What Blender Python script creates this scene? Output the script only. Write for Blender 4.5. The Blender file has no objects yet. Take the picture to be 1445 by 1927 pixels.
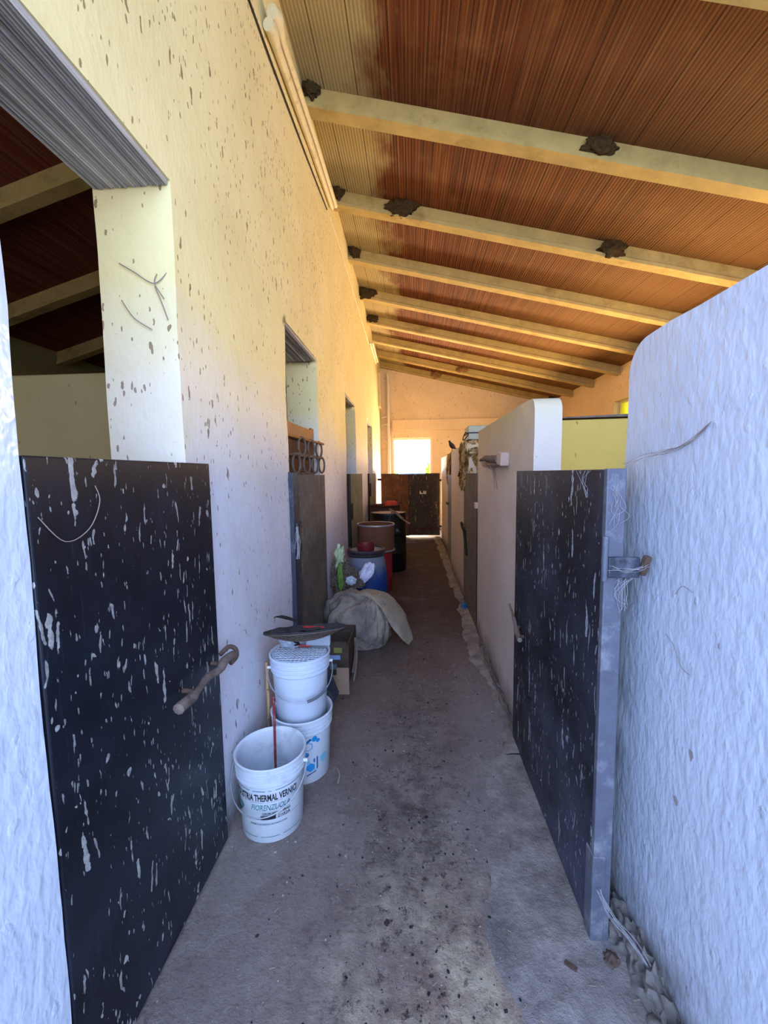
import bpy, bmesh, math, random
from mathutils import Vector, Matrix, noise
C = bpy.context.scene.collection
random.seed(7)
PI = math.pi

# ------------------------------------------------------------------ camera, sky, sun, lights, exposure
cd = bpy.data.cameras.new('camera'); cam = bpy.data.objects.new('camera', cd); C.objects.link(cam)
cd.sensor_fit = 'VERTICAL'; cd.sensor_height = 36; cd.sensor_width = 27
cd.lens = 785.5 / 1927 * 36; cd.clip_start = 0.02; cd.clip_end = 200
_R = Vector((0.99785501, 0.06409601, -0.01330737)); _U = Vector((0.00731495, 0.09283406, 0.99565472)); _W = Vector((-0.06505288, 0.99361639, -0.09216607))
cam.matrix_world = Matrix(((_R.x, _U.x, -_W.x, 0), (_R.y, _U.y, -_W.y, 0), (_R.z, _U.z, -_W.z, 1.5), (0, 0, 0, 1)))
S = bpy.context.scene; S.camera = cam
S.view_settings.view_transform = 'Standard'; S.view_settings.look = 'None'; S.view_settings.gamma = 1
S.view_settings.use_curve_mapping = False
S.view_settings.exposure = 0.85
w = bpy.data.worlds.new('sky'); S.world = w; w.use_nodes = True
bg = w.node_tree.nodes['Background']; bg.inputs[0].default_value = (0.37, 0.58, 1.0, 1); bg.inputs[1].default_value = 4.4

def light(name, kind, loc, target, energy, col, size=None, size_y=None, spread=None):
    l = bpy.data.lights.new(name, kind); l.energy = energy; l.color = col
    if kind == 'AREA':
        l.shape = 'RECTANGLE'; l.size = size; l.size_y = size_y or size
        if spread: l.spread = math.radians(spread)
    if kind == 'SUN': l.angle = math.radians(1.0)
    o = bpy.data.objects.new(name, l); C.objects.link(o); o.location = loc
    o.rotation_euler = (Vector(target) - Vector(loc)).to_track_quat('-Z', 'Y').to_euler()
    return o
# the sun stands beyond the far end of the passage and falls in through the far doorway
light('sun', 'SUN', (0.6, 20, 14), (0, 9.9, 0), 9.0, (1.0, 0.80, 0.55))
# unseen warm lamp added beyond the far doorway, standing in for daylight off the yard
light('yard_fill', 'AREA', (0.1, 12.9, 0.75), (0.1, 8.0, 2.6), 760, (1.0, 0.70, 0.42), 2.6, 1.2)
# unseen lamp added in the stalls, for warm daylight from the eaves side
light('stall_fill', 'AREA', (3.2, 6.2, 2.3), (-0.9, 5.6, 3.3), 115, (1.0, 0.70, 0.38), 6.0, 0.8)
# unseen lamp added behind the camera, for warm daylight from the near end
light('entrance_fill', 'AREA', (0.6, -3.2, 2.2), (-0.2, 4.0, 2.6), 45, (1.0, 0.86, 0.62), 3.6, 2.6)

# unseen dim lamp added inside the closed side room to brighten it
light('side_room_fill', 'AREA', (-3.2, -0.1, 2.3), (-3.0, 4.0, 3.0), 20, (1.0, 0.86, 0.70), 2.4, 1.2)

# ------------------------------------------------------------------ helpers
def lin(v):
    v /= 255.0
    return v / 12.92 if v <= 0.04045 else ((v + 0.055) / 1.055) ** 2.4
def rgb(r, g, b): return (lin(r), lin(g), lin(b), 1)

class MB:
    def __init__(s): s.bm = bmesh.new()
    def box(s, x0, x1, y0, y1, z0, z1):
        vs = [s.bm.verts.new(p) for p in ((x0,y0,z0),(x1,y0,z0),(x1,y1,z0),(x0,y1,z0),(x0,y0,z1),(x1,y0,z1),(x1,y1,z1),(x0,y1,z1))]
        for f in ((0,3,2,1),(4,5,6,7),(0,1,5,4),(1,2,6,5),(2,3,7,6),(3,0,4,7)): s.bm.faces.new([vs[i] for i in f])
        return s
    def obox(s, c, sx, sy, sz, rot=(0,0,0)):
        from mathutils import Euler
        m = Euler(rot).to_matrix(); c = Vector(c)
        vs = [s.bm.verts.new(c + m @ Vector((a*sx/2, b*sy/2, d*sz/2))) for d in (-1,1) for a,b in ((-1,-1),(1,-1),(1,1),(-1,1))]
        for f in ((0,3,2,1),(4,5,6,7),(0,1,5,4),(1,2,6,5),(2,3,7,6),(3,0,4,7)): s.bm.faces.new([vs[i] for i in f])
        return s
    def prism(s, pts, axis, a, b):
        """closed polygon pts (2D) pushed along axis from a to b; axis 0: pts are (y,z), 1: (x,z), 2: (x,y)"""
        def P(p, t): return (t, p[0], p[1]) if axis == 0 else ((p[0], t, p[1]) if axis == 1 else (p[0], p[1], t))
        A = [s.bm.verts.new(P(p, a)) for p in pts]; B = [s.bm.verts.new(P(p, b)) for p in pts]
        s.bm.faces.new(A); s.bm.faces.new(B[::-1]); n = len(pts)
        for i in range(n): s.bm.faces.new((A[i], B[i], B[(i+1) % n], A[(i+1) % n]))
        return s
    def quad(s, *p):
        s.bm.faces.new([s.bm.verts.new(q) for q in p]); return s
    def tube(s, pts, r, seg=8, closed=False, squash=None):
        pts = [Vector(p) for p in pts]; n = len(pts); rs = r if isinstance(r, (list, tuple)) else [r]*n
        rings = []; up = None
        for i, p in enumerate(pts):
            if closed: t = pts[(i+1) % n] - pts[i-1]
            else: t = pts[min(i+1, n-1)] - pts[max(i-1, 0)]
            t.normalize()
            if up is None: up = t.orthogonal().normalized() if squash is None else (Vector((0,0,1)) - t*t.z).normalized()
            else:
                up = up - t*up.dot(t)
                up = up.normalized() if up.length > 1e-6 else t.orthogonal().normalized()
            b = t.cross(up)
            q = squash or 1
            rings.append([s.bm.verts.new(p + rs[i]*(math.cos(2*PI*k/seg)*up*q + math.sin(2*PI*k/seg)*b)) for k in range(seg)])
        m = n if closed else n-1
        for i in range(m):
            A, B = rings[i], rings[(i+1) % n]
            for k in range(seg): s.bm.faces.new((A[k], A[(k+1) % seg], B[(k+1) % seg], B[k]))
        if not closed:
            s.bm.faces.new(rings[0][::-1]); s.bm.faces.new(rings[-1])
        return s
    def lathe(s, prof, c, seg=48, a0=0, a1=2*PI):
        """prof: list of (r, z); c centre"""
        full = abs(a1-a0-2*PI) < 1e-6; n = seg if full else seg+1
        R = []
        for r, z in prof:
            if r < 1e-6: R.append([s.bm.verts.new((c[0], c[1], c[2]+z))])
            else: R.append([s.bm.verts.new((c[0]+r*math.cos(a0+(a1-a0)*k/seg), c[1]+r*math.sin(a0+(a1-a0)*k/seg), c[2]+z)) for k in range(n)])
        for A, B in zip(R, R[1:]):
            for k in range(seg):
                k2 = (k+1) % n if full else k+1
                if len(A) == 1 and len(B) == 1: continue
                if len(A) == 1: s.bm.faces.new((A[0], B[k2], B[k]))
                elif len(B) == 1: s.bm.faces.new((A[k], A[k2], B[0]))
                else: s.bm.faces.new((A[k], A[k2], B[k2], B[k]))
        return s
    def blob(s, c, rad, amp=0.15, freq=3.0, seed=0, sub=4, flat=None, power=1.0, folds=0):
        st = len(s.bm.verts)
        r = bmesh.ops.create_icosphere(s.bm, subdivisions=sub, radius=1.0)
        o = Vector((seed*7.3, seed*3.1, seed*1.7))
        for v in r['verts']:
            d = v.co.normalized()
            if power != 1.0: d = Vector([math.copysign(abs(q)**power, q) for q in d])
            k = 1 + amp*noise.noise(d*freq+o) + 0.5*amp*noise.noise(d*freq*2.3+o) + 0.25*amp*noise.noise(d*freq*5+o)
            if folds: k -= folds*abs(noise.noise(Vector((d.x*freq*1.6, d.y*freq*1.6, d.z*freq*0.7))+o*2))
            p = Vector((d.x*rad[0]*k, d.y*rad[1]*k, d.z*rad[2]*k)) + Vector(c)
            if flat is not None and p.z < flat: p.z = flat + (p.z-flat)*0.03
            v.co = p
        return s
    def xform(s, m):
        bmesh.ops.transform(s.bm, matrix=m, verts=s.bm.verts); return s
    def build(s, name, mat, parent=None, smooth=None, bevel=0, bseg=2, origin=None):
        bm = s.bm
        bmesh.ops.recalc_face_normals(bm, faces=bm.faces)
        if smooth is not None:
            for f in bm.faces: f.smooth = True
            for e in bm.edges:
                if len(e.link_faces) == 2 and e.calc_face_angle(0) > math.radians(smooth): e.smooth = False
        if origin is None:
            if parent is not None: origin = parent.location.copy()
            else:
                xs = [v.co for v in bm.verts]
                origin = Vector(((min(v.x for v in xs)+max(v.x for v in xs))/2, (min(v.y for v in xs)+max(v.y for v in xs))/2, min(v.z for v in xs)))
        elif parent is not None: origin = Vector(origin)
        wo = Vector(origin)
        if parent is not None and parent.parent is not None: wo = parent.parent.location + parent.location
        bmesh.ops.translate(bm, verts=bm.verts, vec=-wo)
        me = bpy.data.meshes.new(name); bm.to_mesh(me); bm.free()
        me.materials.append(mat)
        o = bpy.data.objects.new(name, me); C.objects.link(o)
        if parent is not None: o.parent = parent
        else: o.location = wo
        if bevel:
            m = o.modifiers.new('bevel', 'BEVEL'); m.width = bevel; m.segments = bseg; m.limit_method = 'ANGLE'; m.angle_limit = math.radians(40)
        return o

def thing(name, label, cat, loc, group=None):
    o = bpy.data.objects.new(name, None); C.objects.link(o); o.location = loc; o.empty_display_size = 0.1
    o['label'] = label; o['category'] = cat
    if group: o['group'] = group
    return o
def tag(o, label, cat, group=None, kind=None):
    o['label'] = label; o['category'] = cat
    if group: o['group'] = group
    if kind: o['kind'] = kind
    return o
def struct(o): o['kind'] = 'structure'; return o

# ------------------------------------------------------------------ materials
class Mat:
    def __init__(s, name, rough=0.8, spec=0.3, metal=0.0):
        s.m = bpy.data.materials.new(name); s.m.use_nodes = True; s.t = s.m.node_tree
        s.b = s.t.nodes['Principled BSDF']; s.b.inputs['Roughness'].default_value = rough
        s.b.inputs['Specular IOR Level'].default_value = spec; s.b.inputs['Metallic'].default_value = metal
        s.tc = s.t.nodes.new('ShaderNodeNewGeometry').outputs['Position']
        s.h = None
    def N(s, ty, **k):
        n = s.t.nodes.new(ty)
        for a, b in k.items(): setattr(n, a, b)
        return n
    def put(s, sock, v):
        if isinstance(v, bpy.types.NodeSocket): s.t.links.new(v, sock)
        else: sock.default_value = v
    def math(s, op, a, b=0.0, clamp=False):
        n = s.N('ShaderNodeMath', operation=op, use_clamp=clamp); s.put(n.inputs[0], a); s.put(n.inputs[1], b); return n.outputs[0]
    def map(s, scale=(1,1,1), rot=(0,0,0), vec=None, loc=(0,0,0)):
        n = s.N('ShaderNodeMapping'); s.put(n.inputs[0], vec or s.tc); n.inputs['Scale'].default_value = scale; n.inputs['Rotation'].default_value = rot; n.inputs['Location'].default_value = loc
        return n.outputs[0]
    def noise(s, scale=5, detail=4, rough=0.55, vec=None, dist=0.0):
        n = s.N('ShaderNodeTexNoise'); s.put(n.inputs['Vector'], vec or s.tc); n.inputs['Scale'].default_value = scale
        n.inputs['Detail'].default_value = detail; n.inputs['Roughness'].default_value = rough; n.inputs['Distortion'].default_value = dist
        return n.outputs[0]
    def rng(s, v, a, b, c=0.0, d=1.0):
        n = s.N('ShaderNodeMapRange'); n.clamp = True; s.put(n.inputs[0], v)
        for i, q in enumerate((a, b, c, d)): n.inputs[i+1].default_value = q
        return n.outputs[0]
    def mix(s, f, a, b):
        n = s.N('ShaderNodeMix', data_type='RGBA'); s.put(n.inputs[0], f); s.put(n.inputs[6], a); s.put(n.inputs[7], b); return n.outputs[2]
    def xyz(s, vec=None):
        n = s.N('ShaderNodeSeparateXYZ'); s.put(n.inputs[0], vec or s.tc); return n.outputs
    def warp(s, amt=0.02, scale=6):
        n = s.N('ShaderNodeTexNoise'); s.put(n.inputs['Vector'], s.tc); n.inputs['Scale'].default_value = scale; n.inputs['Detail'].default_value = 3
        a = s.N('ShaderNodeVectorMath', operation='SUBTRACT'); s.put(a.inputs[0], n.outputs[1]); a.inputs[1].default_value = (0.5,0.5,0.5)
        b = s.N('ShaderNodeVectorMath', operation='SCALE'); s.put(b.inputs[0], a.outputs[0]); b.inputs['Scale'].default_value = amt
        c = s.N('ShaderNodeVectorMath', operation='ADD'); s.put(c.inputs[0], s.tc); s.put(c.inputs[1], b.outputs[0])
        return c.outputs[0]
    def specks(s, scale, dens, size, vec=None, soft=0.06, dmask=None):
        """small separate spots: scale per axis, share of cells that carry one, spot radius"""
        v = s.N('ShaderNodeTexVoronoi'); v.inputs['Scale'].default_value = 1.0
        s.put(v.inputs['Vector'], s.map(scale, vec=vec))
        sp = s.N('ShaderNodeSeparateColor'); s.put(sp.inputs[0], v.outputs['Color'])
        r = s.math('MULTIPLY', s.math('MULTIPLY', sp.outputs[0], sp.outputs[0]), size*1.15)
        r = s.math('MULTIPLY', r, s.rng(s.noise(42, 2, 0.6), 0.3, 0.65, 0.45, 1.25))
        f = s.math('SUBTRACT', r, v.outputs['Distance'])
        f = s.rng(f, 0, soft)
        d = dens if dmask is None else s.math('MULTIPLY', dmask, dens)
        on = s.math('LESS_THAN', sp.outputs[1], d)
        return s.math('MULTIPLY', f, on)
    def col(s, v): s.put(s.b.inputs['Base Color'], v); return s
    def rough(s, v): s.put(s.b.inputs['Roughness'], v); return s
    def bump(s, h, strength=0.3, dist=0.01):
        n = s.N('ShaderNodeBump'); n.inputs['Strength'].default_value = strength; n.inputs['Distance'].default_value = dist
        s.put(n.inputs['Height'], h)
        if s.h: s.t.links.new(s.h, n.inputs['Normal'])
        s.h = n.outputs[0]; s.t.links.new(s.h, s.b.inputs['Normal']); return s

def plain(name, c, rough=0.7, spec=0.3, metal=0, var=0.12, vs=14, bump=0.0, dirt=None, dirtc=(90,80,70)):
    m = Mat(name, rough, spec, metal); c = rgb(*c)
    d = tuple(q*(1-var*2) for q in c[:3]) + (1,)
    col = m.mix(m.rng(m.noise(vs, 5, 0.65), 0.3, 0.7), d, c)
    if dirt: col = m.mix(m.rng(m.noise(vs*0.6, 6, 0.7), 0.62-dirt*0.3, 0.75), col, rgb(*dirtc))
    m.col(col)
    if bump: m.bump(m.noise(vs*4, 4), bump, 0.004)
    return m.m

def wall_mat(name, low, high, zb=1.72, zw=0.34, speck=0.35, speckc=(95,62,30), gloss=0.65, lump=0.25, foot=True, stretch_axis=1, nearband=None):
    m = Mat(name, gloss, 0.35)
    x, y, z = m.xyz()
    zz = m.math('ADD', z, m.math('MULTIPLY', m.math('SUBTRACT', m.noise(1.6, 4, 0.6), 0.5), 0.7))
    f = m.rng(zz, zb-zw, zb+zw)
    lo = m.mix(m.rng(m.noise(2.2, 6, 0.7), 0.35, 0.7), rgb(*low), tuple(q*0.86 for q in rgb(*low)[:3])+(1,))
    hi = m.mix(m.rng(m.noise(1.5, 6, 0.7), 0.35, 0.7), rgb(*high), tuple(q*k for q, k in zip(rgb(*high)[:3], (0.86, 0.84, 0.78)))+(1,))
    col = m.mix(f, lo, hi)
    # dirty drips and droppings: short upright marks, denser high up and in patches
    wv = m.warp(0.03, 9)
    patch = m.rng(m.noise(1.4, 3, 0.6), 0.42, 0.62, 0.25, 1.0)
    up = m.rng(z, 1.2, 2.8, 0.35, 1.0)
    dm = m.math('MULTIPLY', patch, up)
    s1 = m.specks((44, 44, 13), speck, 0.37, wv, 0.05, dm)
    s2 = m.specks((90, 90, 30), speck*0.9, 0.46, wv, 0.06, dm)
    s3 = m.specks((20, 20, 5), speck*0.07, 0.26, wv, 0.08)
    col = m.mix(m.math('MULTIPLY', s1, 0.75), col, rgb(*speckc))
    col = m.mix(m.math('MULTIPLY', s2, 0.7), col, rgb(*speckc))
    col = m.mix(m.math('MULTIPLY', s3, 0.6), col, rgb(130,95,55))
    st = m.rng(m.noise(3.0, 7, 0.75, m.map((1,1,0.25))), 0.60, 0.80)
    col = m.mix(m.math('MULTIPLY', st, 0.28), col, rgb(150,120,70))
    if foot:
        ft = m.rng(m.math('ADD', z, m.math('MULTIPLY', m.noise(6, 5, 0.7), -0.30)), -0.12, 0.06, 1.0, 0.0)
        col = m.mix(m.math('MULTIPLY', ft, 0.85), col, rgb(98,90,88))
    m.col(col)
    m.bump(m.noise(55, 3, 0.5, m.map((1,1,0.45))), lump, 0.006)
    m.bump(m.noise(7, 4, 0.6), 0.35, 0.02)
    return m.m

M = {}
M['wall_left'] = wall_mat('limewashed_plaster', (230,228,236), (228,212,156), speck=0.72)  # upper tone: cream paint with warm light put into its yellow
M['wall_right'] = wall_mat('plaster_partition', (208,192,184), (198,184,138), zb=1.70, zw=0.25, speck=0.18, speckc=(130,95,60))
M['wall_cream'] = wall_mat('cream_plaster', (226,200,150), (230,203,155), speck=0.22, speckc=(150,85,40), foot=False)
M['wall_yellow'] = wall_mat('yellow_plaster', (216,180,88), (212,178,90), speck=0.14, speckc=(120,90,30), foot=False)

# near wall: thick glossy white gloss paint with lumps and runs
m = Mat('glossy_white_paint', 0.20, 0.6)
x, y, z = m.xyz()
col = m.mix(m.rng(m.noise(1.8, 5, 0.7), 0.35, 0.7), rgb(214,218,230), rgb(198,204,218))
col = m.mix(m.math('MULTIPLY', m.specks((26,26,16), 0.10, 0.30, m.warp(0.03, 9)), 0.7), col, rgb(150,120,105))
ft = m.rng(m.math('ADD', z, m.math('MULTIPLY', m.noise(7, 5, 0.7), -0.36)), -0.14, 0.05, 1.0, 0.0)
col = m.mix(m.math('MULTIPLY', ft, 0.85), col, rgb(112,104,100)); m.col(col)
m.bump(m.noise(48, 2, 0.45, m.map((1,1,0.5), rot=(0.15,0,0)), 0.2), 0.55, 0.007)
m.bump(m.noise(11, 3, 0.5, m.map((1,0.6,1), rot=(0.6,0,0))), 0.22, 0.02)
m.bump(m.specks((38,38,22), 0.35, 0.5, m.warp(0.04, 12), 0.25), 0.3, 0.004)
M['gloss'] = m.m

# ceiling of long ribbed hollow clay tiles running with the passage
def tile_mat(name, dark, mid, pale, palex):
    m = Mat(name, 0.85, 0.2)
    x, y, z = m.xyz()
    rib = m.noise(1.0, 2, 0.6, m.map((120, 0.9, 0)))
    rib2 = m.noise(1.0, 3, 0.6, m.map((38, 0.35, 0)))
    big = m.noise(1.0, 5, 0.65, m.map((1.4, 0.8, 0)))
    col = m.mix(m.rng(rib2, 0.38, 0.62), rgb(*dark), rgb(*mid))
    col = m.mix(m.math('MULTIPLY', m.rng(rib, 0.46, 0.68), 0.55), col, rgb(*pale))
    if palex:
        # lime-splashed strip against the high wall and towards the eaves
        e = m.math('ADD', x, m.math('MULTIPLY', m.math('SUBTRACT', big, 0.5), 1.2))
        col = m.mix(m.math('MULTIPLY', m.rng(e, -0.42, -0.18, 1, 0), 0.9), col, rgb(172,156,112))
        col = m.mix(m.math('MULTIPLY', m.rng(e, 0.7, 2.4, 0, 1), 0.62), col, rgb(128,96,54))
    # a joint every 25 cm
    jx = m.math('ABSOLUTE', m.math('SUBTRACT', m.math('FRACT', m.math('MULTIPLY', x, 4.0)), 0.5))
    j = m.math('LESS_THAN', jx, 0.012)
    col = m.mix(m.math('MULTIPLY', j, 0.75), col, rgb(52,30,20))
    col = m.mix(m.math('MULTIPLY', m.rng(m.noise(1.6, 6, 0.7), 0.58, 0.75), 0.45), col, rgb(*pale))
    m.col(col)
    wave = m.math('SINE', m.math('MULTIPLY', x, 2*PI/0.025))
    m.bump(wave, 0.5, 0.004); m.bump(j, -0.6, 0.01)
    return m.m
M['tiles'] = tile_mat('ribbed_clay_tiles', (74,34,16), (112,58,28), (150,108,66), True)
M['tiles_dark'] = tile_mat('ribbed_clay_tiles_red', (84,34,32), (112,54,48), (136,96,84), False)
M['beam'] = plain('cream_beam_paint', (196,170,104), 0.8, 0.2, var=0.13, vs=5, bump=0.3, dirt=0.25, dirtc=(150,122,62))
M['beam_dim'] = plain('cream_beam_paint_dull', (176,160,116), 0.85, 0.2, var=0.13, vs=5, bump=0.3, dirt=0.3, dirtc=(110,92,60))
m = Mat('rough_concrete_soffit', 0.85, 0.2)
col = m.mix(m.rng(m.noise(1.0, 3, 0.7, m.map((60, 1.2, 1))), 0.38, 0.62), rgb(146,142,136), rgb(196,190,182))
m.col(col).bump(m.noise(1.0, 2, 0.6, m.map((55, 0.8, 1))), 0.9, 0.02); M['soffit'] = m.m

# black doors streaked with droppings
def door_mat(name, base, base2, streak, dens, dust=0.3, rough=0.5, dustc=(104,108,122)):
    m = Mat(name, rough, 0.4)
    x, y, z = m.xyz()
    col = m.mix(m.rng(m.noise(5, 6, 0.7), 0.4, 0.7), rgb(*base), rgb(*base2))
    dz = m.rng(z, 0.1, 0.75, 1.0, 0.0)
    dust_f = m.math('MULTIPLY', m.rng(m.noise(2.4, 6, 0.72), 0.42, 0.72), m.math('ADD', m.math('MULTIPLY', dz, 0.5), dust))
    col = m.mix(dust_f, col, rgb(*dustc))
    fine = m.rng(m.noise(1.0, 4, 0.7, m.map((150,150,9))), 0.58, 0.80)
    col = m.mix(m.math('MULTIPLY', fine, 0.45), col, rgb(*dustc))
    wv = m.warp(0.14, 2.6); wv1 = m.warp(0.10, 4.5); wv2 = m.warp(0.03, 14)
    a = m.specks((40,52,5.2), dens*0.62, 0.46, wv, 0.06)
    b = m.specks((70,95,9), dens*0.9, 0.48, wv1, 0.06)
    c = m.specks((150,150,32), dens*0.8, 0.46, wv2, 0.06)
    d = m.specks((60,60,24), dens*0.35, 0.40, m.warp(0.10, 9), 0.05)
    f = m.math('MAXIMUM', m.math('MAXIMUM', a, m.math('MULTIPLY', b, 0.8)), m.math('MAXIMUM', m.math('MULTIPLY', c, 0.7), d))
    ch = m.rng(m.noise(60, 3, 0.7), 0.25, 0.6, 0.45, 1.0)
    col = m.mix(m.math('MULTIPLY', f, ch), col, rgb(*streak))
    m.col(col); m.bump(f, 0.25, 0.003); m.bump(m.noise(90, 3), 0.15, 0.002)
    return m.m
M['door'] = door_mat('black_stable_door', (11,15,25), (22,27,40), (168,165,160), 0.34, 0.05, 0.42, (60,68,88))
M['door_r'] = door_mat('dusty_black_door', (18,20,30), (34,37,48), (160,162,168), 0.30, 0.34, 0.5, (84,90,110))
M['door_grey'] = door_mat('grey_weathered_door', (84,78,72), (110,102,92), (160,150,136), 0.2, 0.25, 0.8, (130,120,104))
M['door_green'] = door_mat('grey_green_door', (128,124,96), (150,146,116), (186,178,150), 0.1, 0.1, 0.8, (160,150,120))
M['gate_rust'] = door_mat('rusty_brown_sheet', (84,48,18), (120,72,30), (150,100,60), 0.35, 0.1, 0.8, (120,80,40))
M['gate_dark'] = door_mat('dark_gate_board', (40,32,24), (62,50,36), (150,132,104), 0.30, 0.15, 0.75, (84,72,50))
M['steel'] = plain('dusty_steel', (104,106,120), 0.55, 0.5, 0.2, var=0.12, vs=18, bump=0.2, dirt=0.35, dirtc=(150,150,158))
M['steel_dark'] = plain('dark_painted_steel', (52,56,70), 0.5, 0.5, 0.1, var=0.15, vs=25, bump=0.2, dirt=0.3, dirtc=(110,110,122))
M['rust'] = plain('rusty_iron', (104,82,72), 0.8, 0.3, 0.2, var=0.2, vs=40, bump=0.4)
M['old_wood'] = plain('weathered_wood', (128,112,104), 0.8, 0.2, var=0.2, vs=30, bump=0.4, dirt=0.3, dirtc=(78,60,52))
M['pale_wood'] = plain('pale_stick_wood', (186,150,112), 0.7, 0.3, var=0.12, vs=30)
M['red_wood'] = plain('red_painted_stick', (128,38,48), 0.6, 0.3, var=0.15, vs=60, dirt=0.35, dirtc=(176,140,130))
M['brown_board'] = plain('varnished_brown_board', (150,96,30), 0.5, 0.4, var=0.2, vs=8)
M['brown_dark'] = plain('dark_brown_board', (84,44,18), 0.7, 0.3, var=0.2, vs=8)
M['iron_dusty'] = plain('dusty_iron_hoops', (112,98,88), 0.7, 0.4, 0.3, var=0.2, vs=60, bump=0.3)
M['web'] = plain('old_cobweb', (168,164,168), 0.9, 0.1, var=0.05)
M['web_brown'] = plain('dirty_cobweb', (150,132,122), 0.9, 0.1, var=0.05)
M['nest'] = plain('dried_mud', (84,66,40), 0.95, 0.1, var=0.3, vs=50, bump=1.0)
M['nest_pale'] = plain('pale_dried_mud', (170,128,78), 0.95, 0.1, var=0.3, vs=40, bump=1.0)
M['pvc'] = plain('painted_conduit', (222,206,158), 0.5, 0.4, var=0.08, vs=12, dirt=0.15, dirtc=(150,110,80))
M['pvc_white'] = plain('white_downpipe', (236,222,190), 0.4, 0.4, var=0.05)
M['bucket'] = plain('white_bucket_plastic', (206,212,222), 0.38, 0.5, var=0.06, vs=9, dirt=0.16, dirtc=(158,160,168))
M['bucket2'] = plain('clean_bucket_plastic', (204,212,228), 0.35, 0.5, var=0.04, vs=6)
M['wire'] = plain('galvanised_wire', (170,174,184), 0.4, 0.5, 0.6, var=0.05)
M['grip'] = plain('grey_plastic_grip', (96,100,110), 0.5, 0.4)
M['ink'] = plain('black_print', (38,40,50), 0.6, 0.3, var=0.3, vs=120, dirt=0.3, dirtc=(150,156,168))
M['ink_teal'] = plain('teal_print', (60,132,140), 0.6, 0.3, var=0.2, vs=90, dirt=0.3, dirtc=(160,176,186))
M['ink_grey'] = plain('faded_grey_print', (120,136,150), 0.6, 0.3, var=0.2, vs=90)
M['blue1'] = plain('sky_blue_print', (30,140,205), 0.5, 0.4, var=0.08, vs=20)
M['blue2'] = plain('pale_blue_print', (120,180,205), 0.5, 0.4, var=0.08, vs=20)
M['blue3'] = plain('deep_blue_print', (24,96,150), 0.5, 0.4, var=0.08, vs=20)
M['red'] = plain('red_plastic', (206,20,48), 0.4, 0.5, var=0.1, vs=30)
M['clearish'] = plain('cloudy_plastic', (176,186,202), 0.3, 0.5, var=0.08, vs=20)
M['mesh_grey'] = plain('dusty_netting', (72,70,74), 0.85, 0.2, var=0.3, vs=26, bump=0.6, dirt=0.3, dirtc=(60,56,58))
M['dark_leaf'] = plain('dark_dry_leaf', (38,32,32), 0.8)
M['card'] = plain('brown_cardboard', (160,132,112), 0.85, 0.2, var=0.08, vs=8)
M['card_dark'] = plain('grubby_cardboard', (92,78,68), 0.9, 0.15, var=0.2, vs=14, dirt=0.3, dirtc=(56,48,44))
M['label_blue'] = plain('pale_blue_sticker', (140,170,216), 0.6); M['label_green'] = plain('olive_sticker', (136,138,70), 0.6)
m = Mat('dirty_woven_sack', 0.75, 0.3)
x, y, z = m.xyz()
col = m.mix(m.rng(m.noise(4.5, 6, 0.72), 0.4, 0.66), rgb(104,96,92), rgb(160,146,132))
col = m.mix(m.rng(m.noise(9, 6, 0.7), 0.58, 0.74), col, rgb(74,66,64))
m.col(col); m.bump(m.noise(5, 5, 0.6, m.map((1,1,0.6), rot=(0.5,0.6,0), vec=m.warp(0.25, 3))), 0.8, 0.05); M['sack'] = m.m
M['sack_pale'] = plain('pale_sack_cloth', (158,146,130), 0.7, 0.3, var=0.12, vs=10, bump=0.3, dirt=0.2, dirtc=(112,98,88))
m = Mat('dusty_blue_plastic', 0.5, 0.4)
x, y, z = m.xyz()
zz = m.math('ADD', z, m.math('MULTIPLY', m.math('SUBTRACT', m.noise(6, 5, 0.7), 0.5), 0.3))
m.col(m.mix(m.rng(zz, 0.42, 0.60), rgb(22,56,120), rgb(112,116,132))); M['blue_drum'] = m.m
M['lid'] = plain('grey_drum_lid', (136,130,132), 0.6, 0.3, var=0.15, vs=12)
M['lid_dark'] = plain('dark_clamp_ring', (62,58,66), 0.5, 0.5, 0.3, var=0.2, vs=20)
M['maroon'] = plain('maroon_plastic_bowl', (104,24,34), 0.5, 0.4, var=0.1)
M['red_drum'] = plain('red_drum_paint', (150,28,38), 0.6, 0.4, var=0.15)
M['fibre'] = plain('brown_fibre_drum', (108,70,52), 0.8, 0.2, var=0.08, vs=10, bump=0.1)
M['black'] = plain('black_plastic_drum', (9,11,13), 0.5, 0.4, var=0.2)
M['pale_lid'] = plain('dusty_pale_lid', (198,172,158), 0.7, 0.2, var=0.1)
M['orange_red'] = plain('orange_red_cap', (196,66,44), 0.6, 0.3, var=0.12)
M['tray'] = plain('dark_tray', (72,44,32), 0.7)
M['green_bag'] = plain('green_plastic_bag', (104,150,62), 0.35, 0.5, var=0.25, vs=14)
M['pale_bag'] = plain('pale_green_plastic', (176,190,150), 0.3, 0.5, var=0.12, vs=14)
M['white_bag'] = plain('white_plastic_bag', (206,206,232), 0.35, 0.5, var=0.06, vs=12)
M['litter'] = plain('grey_dry_litter', (128,114,104), 0.9, 0.15, var=0.35, vs=60)
M['bird'] = plain('dark_pigeon_feathers', (46,40,46), 0.7, 0.3)
M['straw'] = plain('straw_bits', (160,148,126), 0.8)
M['crumbs'] = plain('dark_crumbs', (40,36,38), 0.9)
M['metal_box'] = plain('galvanised_box', (170,172,150), 0.5, 0.4, 0.1, var=0.12, vs=12, dirt=0.25, dirtc=(110,96,60))
M['strap'] = plain('black_strap', (34,28,24), 0.7)
m = Mat('mud_caked_plaster', 0.95, 0.1)
n1 = m.noise(34, 4, 0.7); n2 = m.noise(5, 5, 0.6)
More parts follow.
